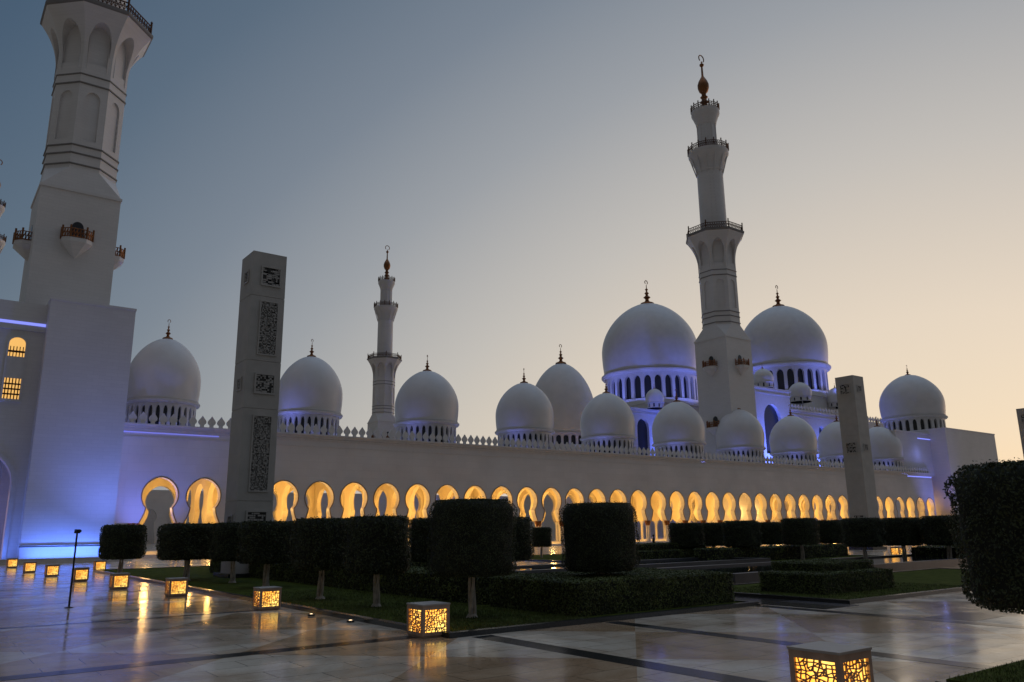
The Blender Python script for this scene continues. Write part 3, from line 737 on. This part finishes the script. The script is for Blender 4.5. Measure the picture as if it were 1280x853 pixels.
# ------------------------------------------------------------------ left tower block
a = VY(170, 388, 87.4); c = VY(64, 376, 87.4); XR, XL, ZT = a.x, c.x, (a.z + c.z) / 2
gt = thing('gate_block', (XL, 88, 0), 'massive white tower block at left washed blue from below, beneath the huge near minaret', 'building'); O = gt.location
b = MB(); b.box(XL, XR, 87.4, 100, 0, ZT); b.box(XL - .06, XR + .06, 87.34, 100.06, ZT, ZT + .25); b.box(XL - .05, XR + .05, 87.35, 100.05, 1.5, 1.62); b.build('wall', TOWER, gt, org=O)
wt = VY(30, 378, 89.2).z
zr2 = VY(70, 683, 87.2).z; b = MB(); b.box(XL - .1, XR + .1, 87.16, 87.24, zr2 - .05, zr2 + .05)
for i in range(7): xx = XL + (XR - XL) * i / 6; b.box(xx - .03, xx + .03, 87.2, 87.39, zr2 - .03, zr2 + .03)
b.build('wall_rail', BLACK, gt, org=O)
sd = MB(); xa = XL - 34; yb = 89.2
ac = VY(-32, 600, yb).x; aw_ = VY(12, 620, yb).x - ac; az = VY(0, 566, yb).z
half = horseshoe(aw_, az - aw_ * .98, 0, aw_ * 1.0, neck=-2, point=.12)
W1 = 2 * (XL - ac - .001)
arch_wall(sd, ac, W1, half, wt, lambda x, d, z: (x, yb + d, z), 1.4)
sd.box(ac - W1 / 2 - 10, ac - W1 / 2 - .01, yb, yb + 1.4, 0, wt)
sd.box(ac - W1 / 2 - 10, XL - .01, yb + 6, yb + 7, 0, wt); sd.build('wall', TOWER, gt, org=O)
b = MB()                                     # pale rim of the big arch
for sg in (1, -1):
    for (x0, z0), (x1, z1) in zip(half, half[1:]):
        k0, k1 = (aw_ + .35) / aw_, (aw_ + .35) / aw_
        zc_ = az - aw_ * .98
        o0 = (ac + sg * x0 * k0, zc_ + (z0 - zc_) * (k0 if z0 > zc_ else 1)); o1 = (ac + sg * x1 * k1, zc_ + (z1 - zc_) * (k1 if z1 > zc_ else 1))
        q0 = (ac + sg * x0, z0); q1 = (ac + sg * x1, z1); y_ = yb - .1
        b.quad((q0[0], y_, q0[1]), (q1[0], y_, q1[1]), (o1[0], y_, o1[1]), (o0[0], y_, o0[1]))
        b.quad((o0[0], y_, o0[1]), (o1[0], y_, o1[1]), (o1[0], yb, o1[1]), (o0[0], yb, o0[1])); b.quad((q0[0], y_, q0[1]), (q1[0], y_, q1[1]), (q1[0], yb, q1[1]), (q0[0], yb, q0[1]))
b.build('arch_moulding', TRIM, gt, org=O)
# inner lit doorway seen in the recess
dx = VY(-1, 640, yb + 5.9).x; zt_ = VY(0, 612, yb + 5.9).z
b = MB(); pts = pointed(1.9, zt_ - 1.9, 0, 1.9); full = [(dx - 1.5 + x, z) for x, z in pts] + [(dx - 1.5 - x, z) for x, z in reversed(pts[1:])]
b.prism(full, 'y', yb + 5.9, yb + 5.99); b.build('doorway', GLOW, gt, org=O)
ls = VY(30, 404, yb); b = MB(); b.box(ac - 12, XL - .02, yb - .25, yb - .02, ls.z - .75, ls.z - .55); b.build('ledge', TRIM, gt, org=O)
b = MB(); b.box(ac - 12, XL - .02, yb - .05, yb - .008, ls.z - .15, ls.z + .12); b.build('led_strip', BLUEW, gt, org=O)
# tall window: arched lit top, stone panel, lit lower light
wx0 = VY(10, 440, yb).x; wx1 = VY(31, 440, yb).x; wc = (wx0 + wx1) / 2; hw = (wx1 - wx0) / 2; zt_ = VY(21, 422, yb).z; zm = VY(20, 446, yb).z; zl1 = VY(15, 473, yb).z; zl0 = VY(13, 499, yb).z
b = MB(); y_ = yb - .12; pts = pointed(hw, zt_ - hw, zl0, hw, 9)
for sg in (1, -1):
    for (x0, z0), (x1, z1) in zip(pts, pts[1:]):
        k = (hw + .16) / hw; zc_ = zt_ - hw; O0 = (wc + sg * x0 * k, zc_ + (z0 - zc_) * (k if z0 > zc_ else 1)); O1 = (wc + sg * x1 * k, zc_ + (z1 - zc_) * (k if z1 > zc_ else 1))
        b.quad((wc + sg * x0, y_, z0), (wc + sg * x1, y_, z1), (O1[0], y_, O1[1]), (O0[0], y_, O0[1])); b.quad((O0[0], y_, O0[1]), (O1[0], y_, O1[1]), (O1[0], yb, O1[1]), (O0[0], yb, O0[1]))
b.box(wc - hw, wc + hw, yb - .08, yb - .003, zl1, zm); b.box(wc - hw - .2, wc + hw + .2, yb - .2, yb - .002, zl0 - .25, zl0)
wf = b.build('window', TRIM, gt, org=O)
b = MB(); full = [(wc + x, z) for x, z in pts[:-1]] + [(wc + hw, zm), (wc - hw, zm)] + [(wc - x, z) for x, z in reversed(pts[1:-1])]
b.prism(full, 'y', yb - .03, yb - .004); b.build('pane', GLOW, wf, org=O)
b = MB(); b.box(wc - hw, wc + hw, yb - .03, yb - .004, zl0, zl1); b.build('pane', GLOW, wf, org=O)
b = MB()
for i in range(-2, 3): b.box(wc + i * hw / 2.6 - .05, wc + i * hw / 2.6 + .05, yb - .06, yb - .035, zl0, zl1)
for z_ in (zl0 + .5, zl0 + 1.0, zl0 + 1.5): b.box(wc - hw, wc + hw, yb - .065, yb - .036, z_ - .1, z_ + .05)
b.build('glazing_bar', RAIL, wf, org=O)
b = MB()
for i in range(-2, 3): b.box(wc + i * hw / 2.6 - .04, wc + i * hw / 2.6 + .04, yb - .06, yb - .035, zm, zt_ - hw * 1.3)
b.box(wc - hw, wc + hw, yb - .065, yb - .036, zm + .4, zm + .6)
b.build('glazing_bar', RAIL, wf, org=O)

# low kerb wall and blue uplights at the foot of the block
b = MB(); b.box(-30, 17.5, 83.2, 83.6, 0, .35); b.box(-30, 17.5, 83.15, 83.65, .35, .42); kw = b.build('low_wall', TRIM, org=(0, 83, 0), loc=(0, 83, 0)); tag(kw, 'low stone kerb wall crossing in front of the blue lit tower block', 'low wall')
BL = (.10, .22, 1.0)
up = None
for i, (x, e, l) in enumerate(((12, 5200, 'blue floor uplight in front of the arch edge at far left'), (34, 2800, 'blue floor uplight at the left foot of the tower block'), (66, 3200, 'blue floor uplight under the left half of the tower block'), (98, 4200, 'blue floor uplight under the right half of the tower block'), (125, 2200, 'blue floor uplight at the right corner of the tower block'))):
    p = VY(x, 702, 84.6)
    if up is None:
        up = t = thing('floor_uplight', (p.x, 84.6, 0), l, 'uplight', 'blue floor uplights before the tower block')
        b = MB(); b.box(-.3, .3, -.18, .18, 0, .12); b.box(-.26, .26, .06, .16, .12, .34); b.build('housing', BLACK, t)
        b = MB(); b.quad((-.22, .04, .14), (.22, .04, .14), (.22, -.1, .2), (-.22, -.1, .2)); b.build('lens', LENS, t)
    else: dup(up, loc=(p.x, 84.6, 0), label=l)
    sp = light('SPOT', 'blue_uplight', (p.x, 85.6, .4), BL, e * .022, shadow_soft_size=.25, spot_size=radians(120), spot_blend=.9)
    tgt = Vector((p.x, 88.0, 6)); sp.rotation_euler = (tgt - sp.location).to_track_quat('-Z', 'Y').to_euler()
for (lx, ly, ln, en) in (((XL + XR) / 2, 86.3, XR - XL - 1, 330), (XL - 7, 87.9, 12, 360)):
    al = light('AREA', 'blue_strip_light', (lx, ly, .35), (.08, .20, 1.0), en, shape='RECTANGLE', size=ln, size_y=.15)
    al.rotation_euler = (Vector((0, .42, 1))).to_track_quat('-Z', 'Y').to_euler()
sp = light('SPOT', 'blue_uplight', (XL + 9, 82, .6), (.13, .22, 1), 3600, shadow_soft_size=.5, spot_size=radians(70), spot_blend=1); sp.rotation_euler = (Vector((XL + 5, 88, 12)) - sp.location).to_track_quat('-Z', 'Y').to_euler()
sp = light('SPOT', 'blue_uplight', (XR + 1.5, 88, .6), (.14, .20, 1), 3000, shadow_soft_size=.5, spot_size=radians(80), spot_blend=1); sp.rotation_euler = (Vector((XR + 5, 93, 9)) - sp.location).to_track_quat('-Z', 'Y').to_euler()

# ------------------------------------------------------------------ right end pavilion
a = VY(1181, 536, 90); c = VY(1243, 544, 90); x0, x1, zt_ = a.x, c.x, (a.z + c.z) / 2
ep = thing('pavilion', (x0, 90, 0), 'plain white end pavilion at right with one dome, beyond the last lit arches', 'building'); O = ep.location
b = MB(); b.box(x0, x1, 90, 103, 0, zt_); b.box(x0 - .08, x1 + .08, 89.92, 103.08, zt_, zt_ + .3); b.build('wall', TOWER, ep, org=O)
b = MB(); xm = x0 - 13; b.box(x0 - 16, x0 - .01, 93.9, 112, 13.62, zt_ - 1.2); b.box(x0 - 16.1, x0 - .01, 93.7, 112.1, zt_ - 1.2, zt_ - .9); b.build('recessed_wall', WALL, ep, org=O)
b = MB(); b.box(x0 - 6, x0 - .02, 93.8, 93.88, zt_ - 2.4, zt_ - 2.2); b.build('led_strip', BLUEW, ep, org=O)
pd = VY(1144, 541, 101)
dk = dist = (pd - EYE).dot(FW) / F
zr = VY(1144, 524, 101).z; ztop = VY(1144, 472, 101).z
d12 = dome_parts('dome', ep, (pd.x - O.x, 101 - O.y, zt_ - .9), 37.3 * dk, ztop - zr + .3, max(2.5, zr - (zt_ - .9)), 26, fin=2.6, blue=1.6)
sp = light('SPOT', 'blue_uplight', (x0 - 5, 84, .6), (.2, .24, 1), 4500, shadow_soft_size=.5, spot_size=radians(75), spot_blend=1); sp.rotation_euler = (Vector((x0 - 4, 94, 15)) - sp.location).to_track_quat('-Z', 'Y').to_euler()
light('POINT', 'blue_uplight', (x0 - 7, 92, zt_ - 6), (.24, .3, 1), 60, shadow_soft_size=.3)

# ------------------------------------------------------------------ pylons
def relief(b, fn, x0, x1, z0, z1, nx, nz, seed):
    random.seed(seed); sx, sz = (x1 - x0) / nx, (z1 - z0) / nz
    for j in range(nz):
        i = 0
        while i < nx:
            r = random.random(); ln = random.choice((1, 1, 2, 3)) if r < .62 else 0
            if ln:
                e = min(nx, i + ln); hz = 1 if random.random() < .75 else 2
                xa_, xb_, za_, zb_ = x0 + i * sx, x0 + e * sx - sx * .22, z0 + j * sz, min(z1, z0 + (j + hz) * sz) - sz * .25
                q = [(xa_, za_), (xb_, za_), (xb_, zb_), (xa_, zb_)]
                b.quad(*[fn(x, .045, z) for x, z in q])
                for m in range(4): (p0, p1), (r0, r1) = q[m], q[(m + 1) % 4]; b.quad(fn(p0, .045, p1), fn(r0, .045, r1), fn(r0, 0.012, r1), fn(p0, 0.012, p1))
                i = e + (random.random() < .4)
            else: i += 1
def make_pylon(loc, label, tall=True):
    t = thing('pylon', loc, label, 'pylon', 'square stone pylons with carved panels'); w = 1.02; Ht = 18.8
    b = MB(); js = [0, 4.2, 9.4, 12.2, 16.1, Ht]
    for z0, z1 in zip(js, js[1:]): b.box(-w, w, -w, w, z0, z1 - .035 if z1 < Ht else z1)
    b.box(-w + .03, w - .03, -w + .03, w - .03, 0, Ht - .1)
    b.build('shaft', PYL, t)
    for k in range(4):
        a = -pi / 2 + k * pi / 2; n = Vector((cos(a), sin(a), 0)); tt = Vector((-sin(a), cos(a), 0))
        fn = lambda x, d, z: tuple(n * (w + d) + tt * x + Vector((0, 0, z)))
        front = (k % 2 == 0) == tall
        hs = .52 if front else .30; off = .12 if tall else 0
        for zc_ in (3.05, 10.85, 17.35):
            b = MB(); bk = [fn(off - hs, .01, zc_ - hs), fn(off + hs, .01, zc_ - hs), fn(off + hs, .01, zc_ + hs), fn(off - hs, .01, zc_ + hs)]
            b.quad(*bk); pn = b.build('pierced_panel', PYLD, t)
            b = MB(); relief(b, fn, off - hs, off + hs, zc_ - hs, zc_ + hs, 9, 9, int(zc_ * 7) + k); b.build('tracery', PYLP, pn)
            b = MB(); f_ = .09
            for (xa_, xb_, za_, zb_) in ((off - hs - f_, off + hs + f_, zc_ + hs, zc_ + hs + f_), (off - hs - f_, off + hs + f_, zc_ - hs - f_, zc_ - hs), (off - hs - f_, off - hs, zc_ - hs, zc_ + hs), (off + hs, off + hs + f_, zc_ - hs, zc_ + hs)):
                cs = [fn(xx, dd, zz) for dd in (0.004, .07) for xx, zz in ((xa_, za_), (xb_, za_), (xb_, zb_), (xa_, zb_))]; nn = len(b.v); b.v += cs
                b.f += [(nn + 4, nn + 5, nn + 6, nn + 7)] + [(nn + i, nn + (i + 1) % 4, nn + 4 + (i + 1) % 4, nn + 4 + i) for i in range(4)]
            b.build('panel_frame', PYL, pn)
        if front and tall:
            for z0, z1 in ((4.75, 8.95), (12.6, 15.75)):
                hx = .50; b = MB(); b.quad(fn(off - hx, .008, z0), fn(off + hx, .008, z0), fn(off + hx, .008, z1), fn(off - hx, .008, z1)); pn = b.build('carved_panel', PYLP if 0 else mat('dark_panel_backing', (.17, .163, .155), .7, noise=(6, .2)), t)  # backing coloured darker than the raised relief
                b = MB(); relief(b, fn, off - hx, off + hx, z0, z1, 16, int((z1 - z0) / .09), int(z0 * 3) + k); b.build('relief', PYLP, pn)
                b = MB(); f_ = .07
                for (xa_, xb_, za_, zb_) in ((off - hx - f_, off + hx + f_, z1, z1 + f_), (off - hx - f_, off + hx + f_, z0 - f_, z0), (off - hx - f_, off - hx, z0, z1), (off + hx, off + hx + f_, z0, z1)):
                    cs = [fn(xx, dd, zz) for dd in (0.004, .06) for xx, zz in ((xa_, za_), (xb_, za_), (xb_, zb_), (xa_, zb_))]; nn = len(b.v); b.v += cs
                    b.f += [(nn + 4, nn + 5, nn + 6, nn + 7)] + [(nn + i, nn + (i + 1) % 4, nn + 4 + (i + 1) % 4, nn + 4 + i) for i in range(4)]
                b.build('panel_frame', PYL, pn)
    b = MB(); b.box(-w - .3, w + .3, -w - .3, w + .3, 0, .3); b.build('plinth', KERB, t)
    return t
c = DP(331, 320, 46.0); py = make_pylon((c.x, c.y, 0), 'tall near pylon at left with carved panels, rising in front of the arches')
c = DP(1061, 472, 84); zz2 = c.z / 18.8; py2 = make_pylon((c.x, c.y, 0), tall=False, label='shorter looking pylon further off at right between two roof domes'); py2.scale.z = zz2
c = DP(1284, 511, 108); zz3 = c.z / 18.8; p3_ = dup(py2, loc=(c.x, c.y, 0), label='distant pylon cut by the right edge above the near clipped tree'); p3_.scale.z = zz3

# ------------------------------------------------------------------ prayer hall and far domes
def pxbox(x0, x1, ytop, dep, depthY, zb=0):
    a = DP(x0, ytop, dep); b_ = DP(x1, ytop, dep); Y = a.y
    c = VY(x1, ytop, Y); return a.x, c.x, Y, Y + depthY, a.z
ph = thing('prayer_hall', (150, 200, 0), 'great prayer hall behind the arcade with large white domes over blue lit drums', 'building'); O = ph.location
def px_dome(x, ytop, yring, ybase, wpx, dep, nwin, fin, blue=1.0, parent=ph, name='dome', led=True):
    pb = DP(x, ybase, dep); k = (pb - EYE).dot(FW) / F; zr = DP(x, yring, dep).z; zt = DP(x, ytop, dep).z
    pc_ = parent.location
    return dome_parts(name, parent, (pb.x - pc_.x, pb.y - pc_.y, pb.z), wpx / 2 * k, zt - zr, zr - pb.z, nwin, fin=fin, blue=blue, ringled=led), pb, wpx / 2 * k
dm, pm, Rm = px_dome(816, 380, 471, 512, 121, 274, 28, 8.6, blue=4)
ds, ps, Rs = px_dome(984, 383, 463, 501, 107, 250, 26, 7.0, blue=3.5)
def hall_block(x0, x1, y0, y1, z1, nw=3, wz=(.35, .9), name='block'):
    b = MB(); W = (x1 - x0) / nw; h = z1; hw = W * .22
    half = pointed(hw, h * wz[1] - hw * 1.2, h * wz[0], hw * 1.2)
    for k in range(nw): arch_wall(b, x0 + W * (k + .5), W, half, z1, lambda x, d, z: (x, y0 + d, z), .9)
    b.box(x0, x1, y0 + .002, y0 + .9, 0, h * wz[0])
    W2 = (y1 - y0) / nw
    half = pointed(W2 * .22, h * wz[1] - hw * 1.2, h * wz[0], hw * 1.2)
    for k in range(nw): arch_wall(b, y0 + .9 + (W2 - .3) * (k + .5), W2 - .3, half, z1 - .01, lambda y, d, z: (x0 + .005 + d, y, z), .9)
    b.box(x0 + .004, x0 + .9, y0 + .9, y1, 0, h * wz[0])
    b.box(x0 + .9, x1, y0 + 1.6, y1, 0, z1 - .2)
    b.box(x0 - .4, x1 + .4, y0 - .4, y1, z1, z1 + .5); b.box(x0 - .2, x1 + .2, y0 - .2, y1, z1 - 1.2, z1 - .9)
    o = b.build(name, TRIM, ph, org=O)
    b = MB(); b.box(x0 + 1.0, x1 - .2, y0 + 1.0, y0 + 1.5, 0, z1 - .4); b.box(x0 + .95, x0 + 1.2, y0 + 1.0, y1 - .5, 0, z1 - .5); b.build('glazing', DARKW, o, org=O)
    return o
# podium of the two big domes
for pb, R_ in ((pm, Rm), (ps, Rs)):
    b = MB(); e = R_ * 1.14; b.box(pb.x - e, pb.x + e, pb.y - e, pb.y + e, 0, pb.z - .02); b.box(pb.x - e - .5, pb.x + e + .5, pb.y - e - .5, pb.y + e + .5, pb.z - 1.4, pb.z - .6)
    b.build('podium', TRIM, ph, org=O)
x0, x1, y0, y1, z = pxbox(786, 880, 511, 238, 24); hall_block(x0, x1, y0, y1, z, 3, (.45, .93)); bA = (x0, x1, y0, z)
x0, x1, y0, y1, z = pxbox(938, 966, 484, 205, 16); x1 = x0 + 17; hall_block(x0, x1, y0, y1, z, 1, (.55, .9)); bB = (x0, x1, y0, z)
x0, x1, y0, y1, z = pxbox(984, 1062, 513, 215, 22); hall_block(x0, x1, y0, y1, z, 5, (.62, .9))
b = MB(); merlon_row(b, x0, x1, y0 - .2, z + .5, 1.5, 1.5); merlon_row(b, y0, y1, x0 - .2, z + .5, 1.5, 1.5, 'y'); b.build('parapet', TRIM, ph, org=O); bC = (x0, x1, y0, z)
x0, x1, y0, y1, z = pxbox(1084, 1112, 527, 230, 10); b = MB(); b.box(x0, x1 + 12, y0, y1, 0, z); merlon_row(b, x0, x1 + 12, y0, z, 1.4, 1.6); b.build('rear_block', TRIM, ph, org=O)
px_dome(955, 461, 479, 486, 25, 212, 10, 1.4, led=False, name='turret_dome')
px_dome(1001, 478, 497, 503, 28, 226, 10, 1.4, led=False, name='turret_dome')
px_dome(819, 486, 504, 511, 23, 244, 10, 1.4, led=False, name='turret_dome')
px_dome(1046, 485, 504, 510, 24, 236, 10, 1.4, led=False, name='turret_dome')
cg = thing('courtyard_pavilion', (120, 180, 0), 'pavilion with one taller dome showing behind the fourth and fifth arcade domes', 'building')
dd, p5, R5 = px_dome(704, 454, 545, 562, 83, 205, 26, 5.0, blue=.6, parent=cg)
for pb, R_ in ((p5, R5),):
    b = MB(); b.box(pb.x - R_ * 1.1, pb.x + R_ * 1.1, pb.y - R_ * 1.1, pb.y + R_ * 1.1, 0, pb.z - .01); b.build('wall', TRIM, cg, org=cg.location)
# blue floods on the prayer hall
for pb, R_, e_ in ((pm, Rm, 5200), (ps, Rs, 4200)):
    for ax, ay in ((-1.35, -1.1), (-.2, -1.7), (1.1, -1.35), (-1.6, .1)):
        zz = pb.z - .3; q = Vector((pb.x + ax * R_, pb.y + ay * R_, zz)); sp = light('SPOT', 'dome_floodlight', q, (.14, .2, 1), e_, shadow_soft_size=.5, spot_size=radians(75), spot_blend=1)
        sp.rotation_euler = (Vector((pb.x + ax * .6 * R_, pb.y + ay * .6 * R_, pb.z + R_ * .38)) - q).to_track_quat('-Z', 'Y').to_euler()
def flood(p, tgt, e, sz=90, col=(.10, .17, 1.0)):
    sp = light('SPOT', 'blue_flood', p, col, e, shadow_soft_size=.8, spot_size=radians(sz), spot_blend=.8); sp.rotation_euler = (Vector(tgt) - Vector(p)).to_track_quat('-Z', 'Y').to_euler()
for (x0, x1, y0, z), e in ((bA, 60000), (bB, 52000), (bC, 36000)):
    flood((x0 - 8, y0 + 1, 14), (x0 + 1, y0 + 8, z * .55), e * .8, 95); flood(((x0 + x1) / 2, y0 - 8, 14), ((x0 + x1) / 2, y0, z * .55), e * .6, 95)

# ------------------------------------------------------------------ person in front of the arcade
def person(loc, label, rz):
    t = thing('person', loc, label, 'person', rz=rz)
    V = [(0, 0, .95), (0, 0, 1.15), (0, 0, 1.38), (0, 0, 1.5), (0, .01, 1.62), (.18, 0, 1.42), (.27, .03, 1.14), (.24, -.10, .92), (.23, -.14, .84), (-.18, 0, 1.42), (-.26, .02, 1.14), (-.25, -.06, .88), (-.24, -.08, .80),
         (.10, 0, .88), (.13, -.03, .48), (.14, .03, .08), (.15, -.12, .04), (-.10, 0, .88), (-.11, .03, .48), (-.13, .08, .08), (-.14, -.07, .04), (0, 0, 1.72)]
    Ed = [(0, 1), (1, 2), (2, 3), (3, 4), (4, 21), (2, 5), (5, 6), (6, 7), (7, 8), (2, 9), (9, 10), (10, 11), (11, 12), (0, 13), (13, 14), (14, 15), (15, 16), (0, 17), (17, 18), (18, 19), (19, 20)]
    Rr = [.15, .13, .16, .06, .095, .065, .048, .036, .04, .065, .048, .036, .04, .095, .065, .045, .035, .095, .065, .045, .035, .075]
    me = bpy.data.meshes.new('body'); me.from_pydata(V, Ed, []); ob = bpy.data.objects.new('body', me); COL.objects.link(ob); ob.parent = t; me.materials.append(CLOTH)
    md = ob.modifiers.new('skin', 'SKIN'); sv = me.skin_vertices[0].data
    for i, r in enumerate(Rr): sv[i].radius = (r, r * .8)
    sv[0].use_root = True; md.use_smooth_shade = True; ob.modifiers.new('sub', 'SUBSURF').render_levels = 1
    b = MB(); b.lathe([(.07, 1.62), (.098, 1.66), (.1, 1.73), (.07, 1.79), (.01, 1.81)], 12, c=(0, .015, 0)); b.build('hair', HAIRM, t, smooth=60)
pp = G(818, 692.5); person((pp.x, pp.y, 0), 'person in dark clothes standing with back turned before the lit arcade columns', 0.4)

# ------------------------------------------------------------------ world, sun, render
w = bpy.data.worlds.new('World'); S.world = w; w.use_nodes = True; nt = w.node_tree
SUNEL, SUNAZ = radians(2), radians(95)      # azimuth clockwise from +Y
sky = nt.nodes.new('ShaderNodeTexSky'); sky.sky_type = 'NISHITA'; sky.sun_disc = False
sky.sun_elevation = SUNEL; sky.sun_rotation = SUNAZ; sky.air_density = 1.0; sky.dust_density = 1.0; sky.ozone_density = 1.0; sky.altitude = 0
bg = nt.nodes['Background']; bg.inputs['Strength'].default_value = .15
tc = nt.nodes.new('ShaderNodeTexCoord')              # dusk colouring of the sky by true direction: glow to the west, dark blue to the east
dt = nt.nodes.new('ShaderNodeVectorMath'); dt.operation = 'DOT_PRODUCT'; dt.inputs[1].default_value = (.8415, .3924, -.3714)
nt.links.new(tc.outputs['Generated'], dt.inputs[0])
mr = nt.nodes.new('ShaderNodeMapRange'); mr.inputs[1].default_value = -1; mr.inputs[2].default_value = 1
nt.links.new(dt.outputs['Value'], mr.inputs[0])
rp = nt.nodes.new('ShaderNodeValToRGB'); rp.color_ramp.interpolation = 'LINEAR'
st = [(-.8, (.045, .048, .057)), (-.3, (.068, .072, .084)), (.0, (.058, .084, .122)), (.16, (.059, .102, .165)), (.30, (.101, .146, .207)), (.45, (.196, .232, .286)), (.57, (.334, .349, .376)), (.70, (.552, .517, .480)), (.82, (.785, .662, .533)), (.887, (.842, .69, .522)), (.97, (.92, .68, .42))]
e = rp.color_ramp.elements
while len(e) > 1: e.remove(e[-1])
for i, (p_, c_) in enumerate(st):
    q_ = e[0] if i == 0 else e.new((p_ + 1) / 2)
    q_.position = (p_ + 1) / 2; q_.color = (*c_, 1)
nt.links.new(mr.outputs[0], rp.inputs['Fac'])
sc1 = nt.nodes.new('ShaderNodeVectorMath'); sc1.operation = 'SCALE'; sc1.inputs['Scale'].default_value = 1 / .15
nt.links.new(rp.outputs['Color'], sc1.inputs[0])
sc2 = nt.nodes.new('ShaderNodeVectorMath'); sc2.operation = 'SCALE'; sc2.inputs['Scale'].default_value = 2.4
nt.links.new(sky.outputs[0], sc2.inputs[0])
mixs = nt.nodes.new('ShaderNodeMix'); mixs.data_type = 'RGBA'; mixs.inputs[0].default_value = .92
nt.links.new(sc2.outputs[0], mixs.inputs[6]); nt.links.new(sc1.outputs[0], mixs.inputs[7]); sz = nt.nodes.new('ShaderNodeSeparateXYZ'); nt.links.new(tc.outputs['Generated'], sz.inputs[0])
zr_ = nt.nodes.new('ShaderNodeMapRange'); zr_.interpolation_type = 'SMOOTHSTEP'; zr_.inputs[1].default_value = .66; zr_.inputs[2].default_value = .92; zr_.inputs[3].default_value = 1; zr_.inputs[4].default_value = 5.2
nt.links.new(sz.outputs[2], zr_.inputs[0])
sc3 = nt.nodes.new('ShaderNodeVectorMath'); sc3.operation = 'SCALE'; nt.links.new(mixs.outputs[2], sc3.inputs[0]); nt.links.new(zr_.outputs[0], sc3.inputs['Scale'])
nt.links.new(sc3.outputs[0], bg.inputs[0])
sd_ = bpy.data.lights.new('sun', 'SUN'); sd_.energy = .04; sd_.angle = radians(12); sd_.color = (1, .75, .55)
so = bpy.data.objects.new('sun', sd_); COL.objects.link(so)
dv = Vector((sin(SUNAZ) * cos(radians(4)), cos(SUNAZ) * cos(radians(4)), sin(radians(4)))); so.rotation_euler = (-dv).to_track_quat('-Z', 'Y').to_euler()
S.view_settings.view_transform = 'Standard'; S.view_settings.look = 'None'; S.view_settings.exposure = 0.0; S.view_settings.gamma = 1
S.render.engine = 'CYCLES'; S.cycles.use_denoising = True; S.cycles.use_light_tree = True; S.cycles.max_bounces = 6; S.cycles.sample_clamp_indirect = 4
S.cycles.diffuse_bounces = 3; S.cycles.glossy_bounces = 3
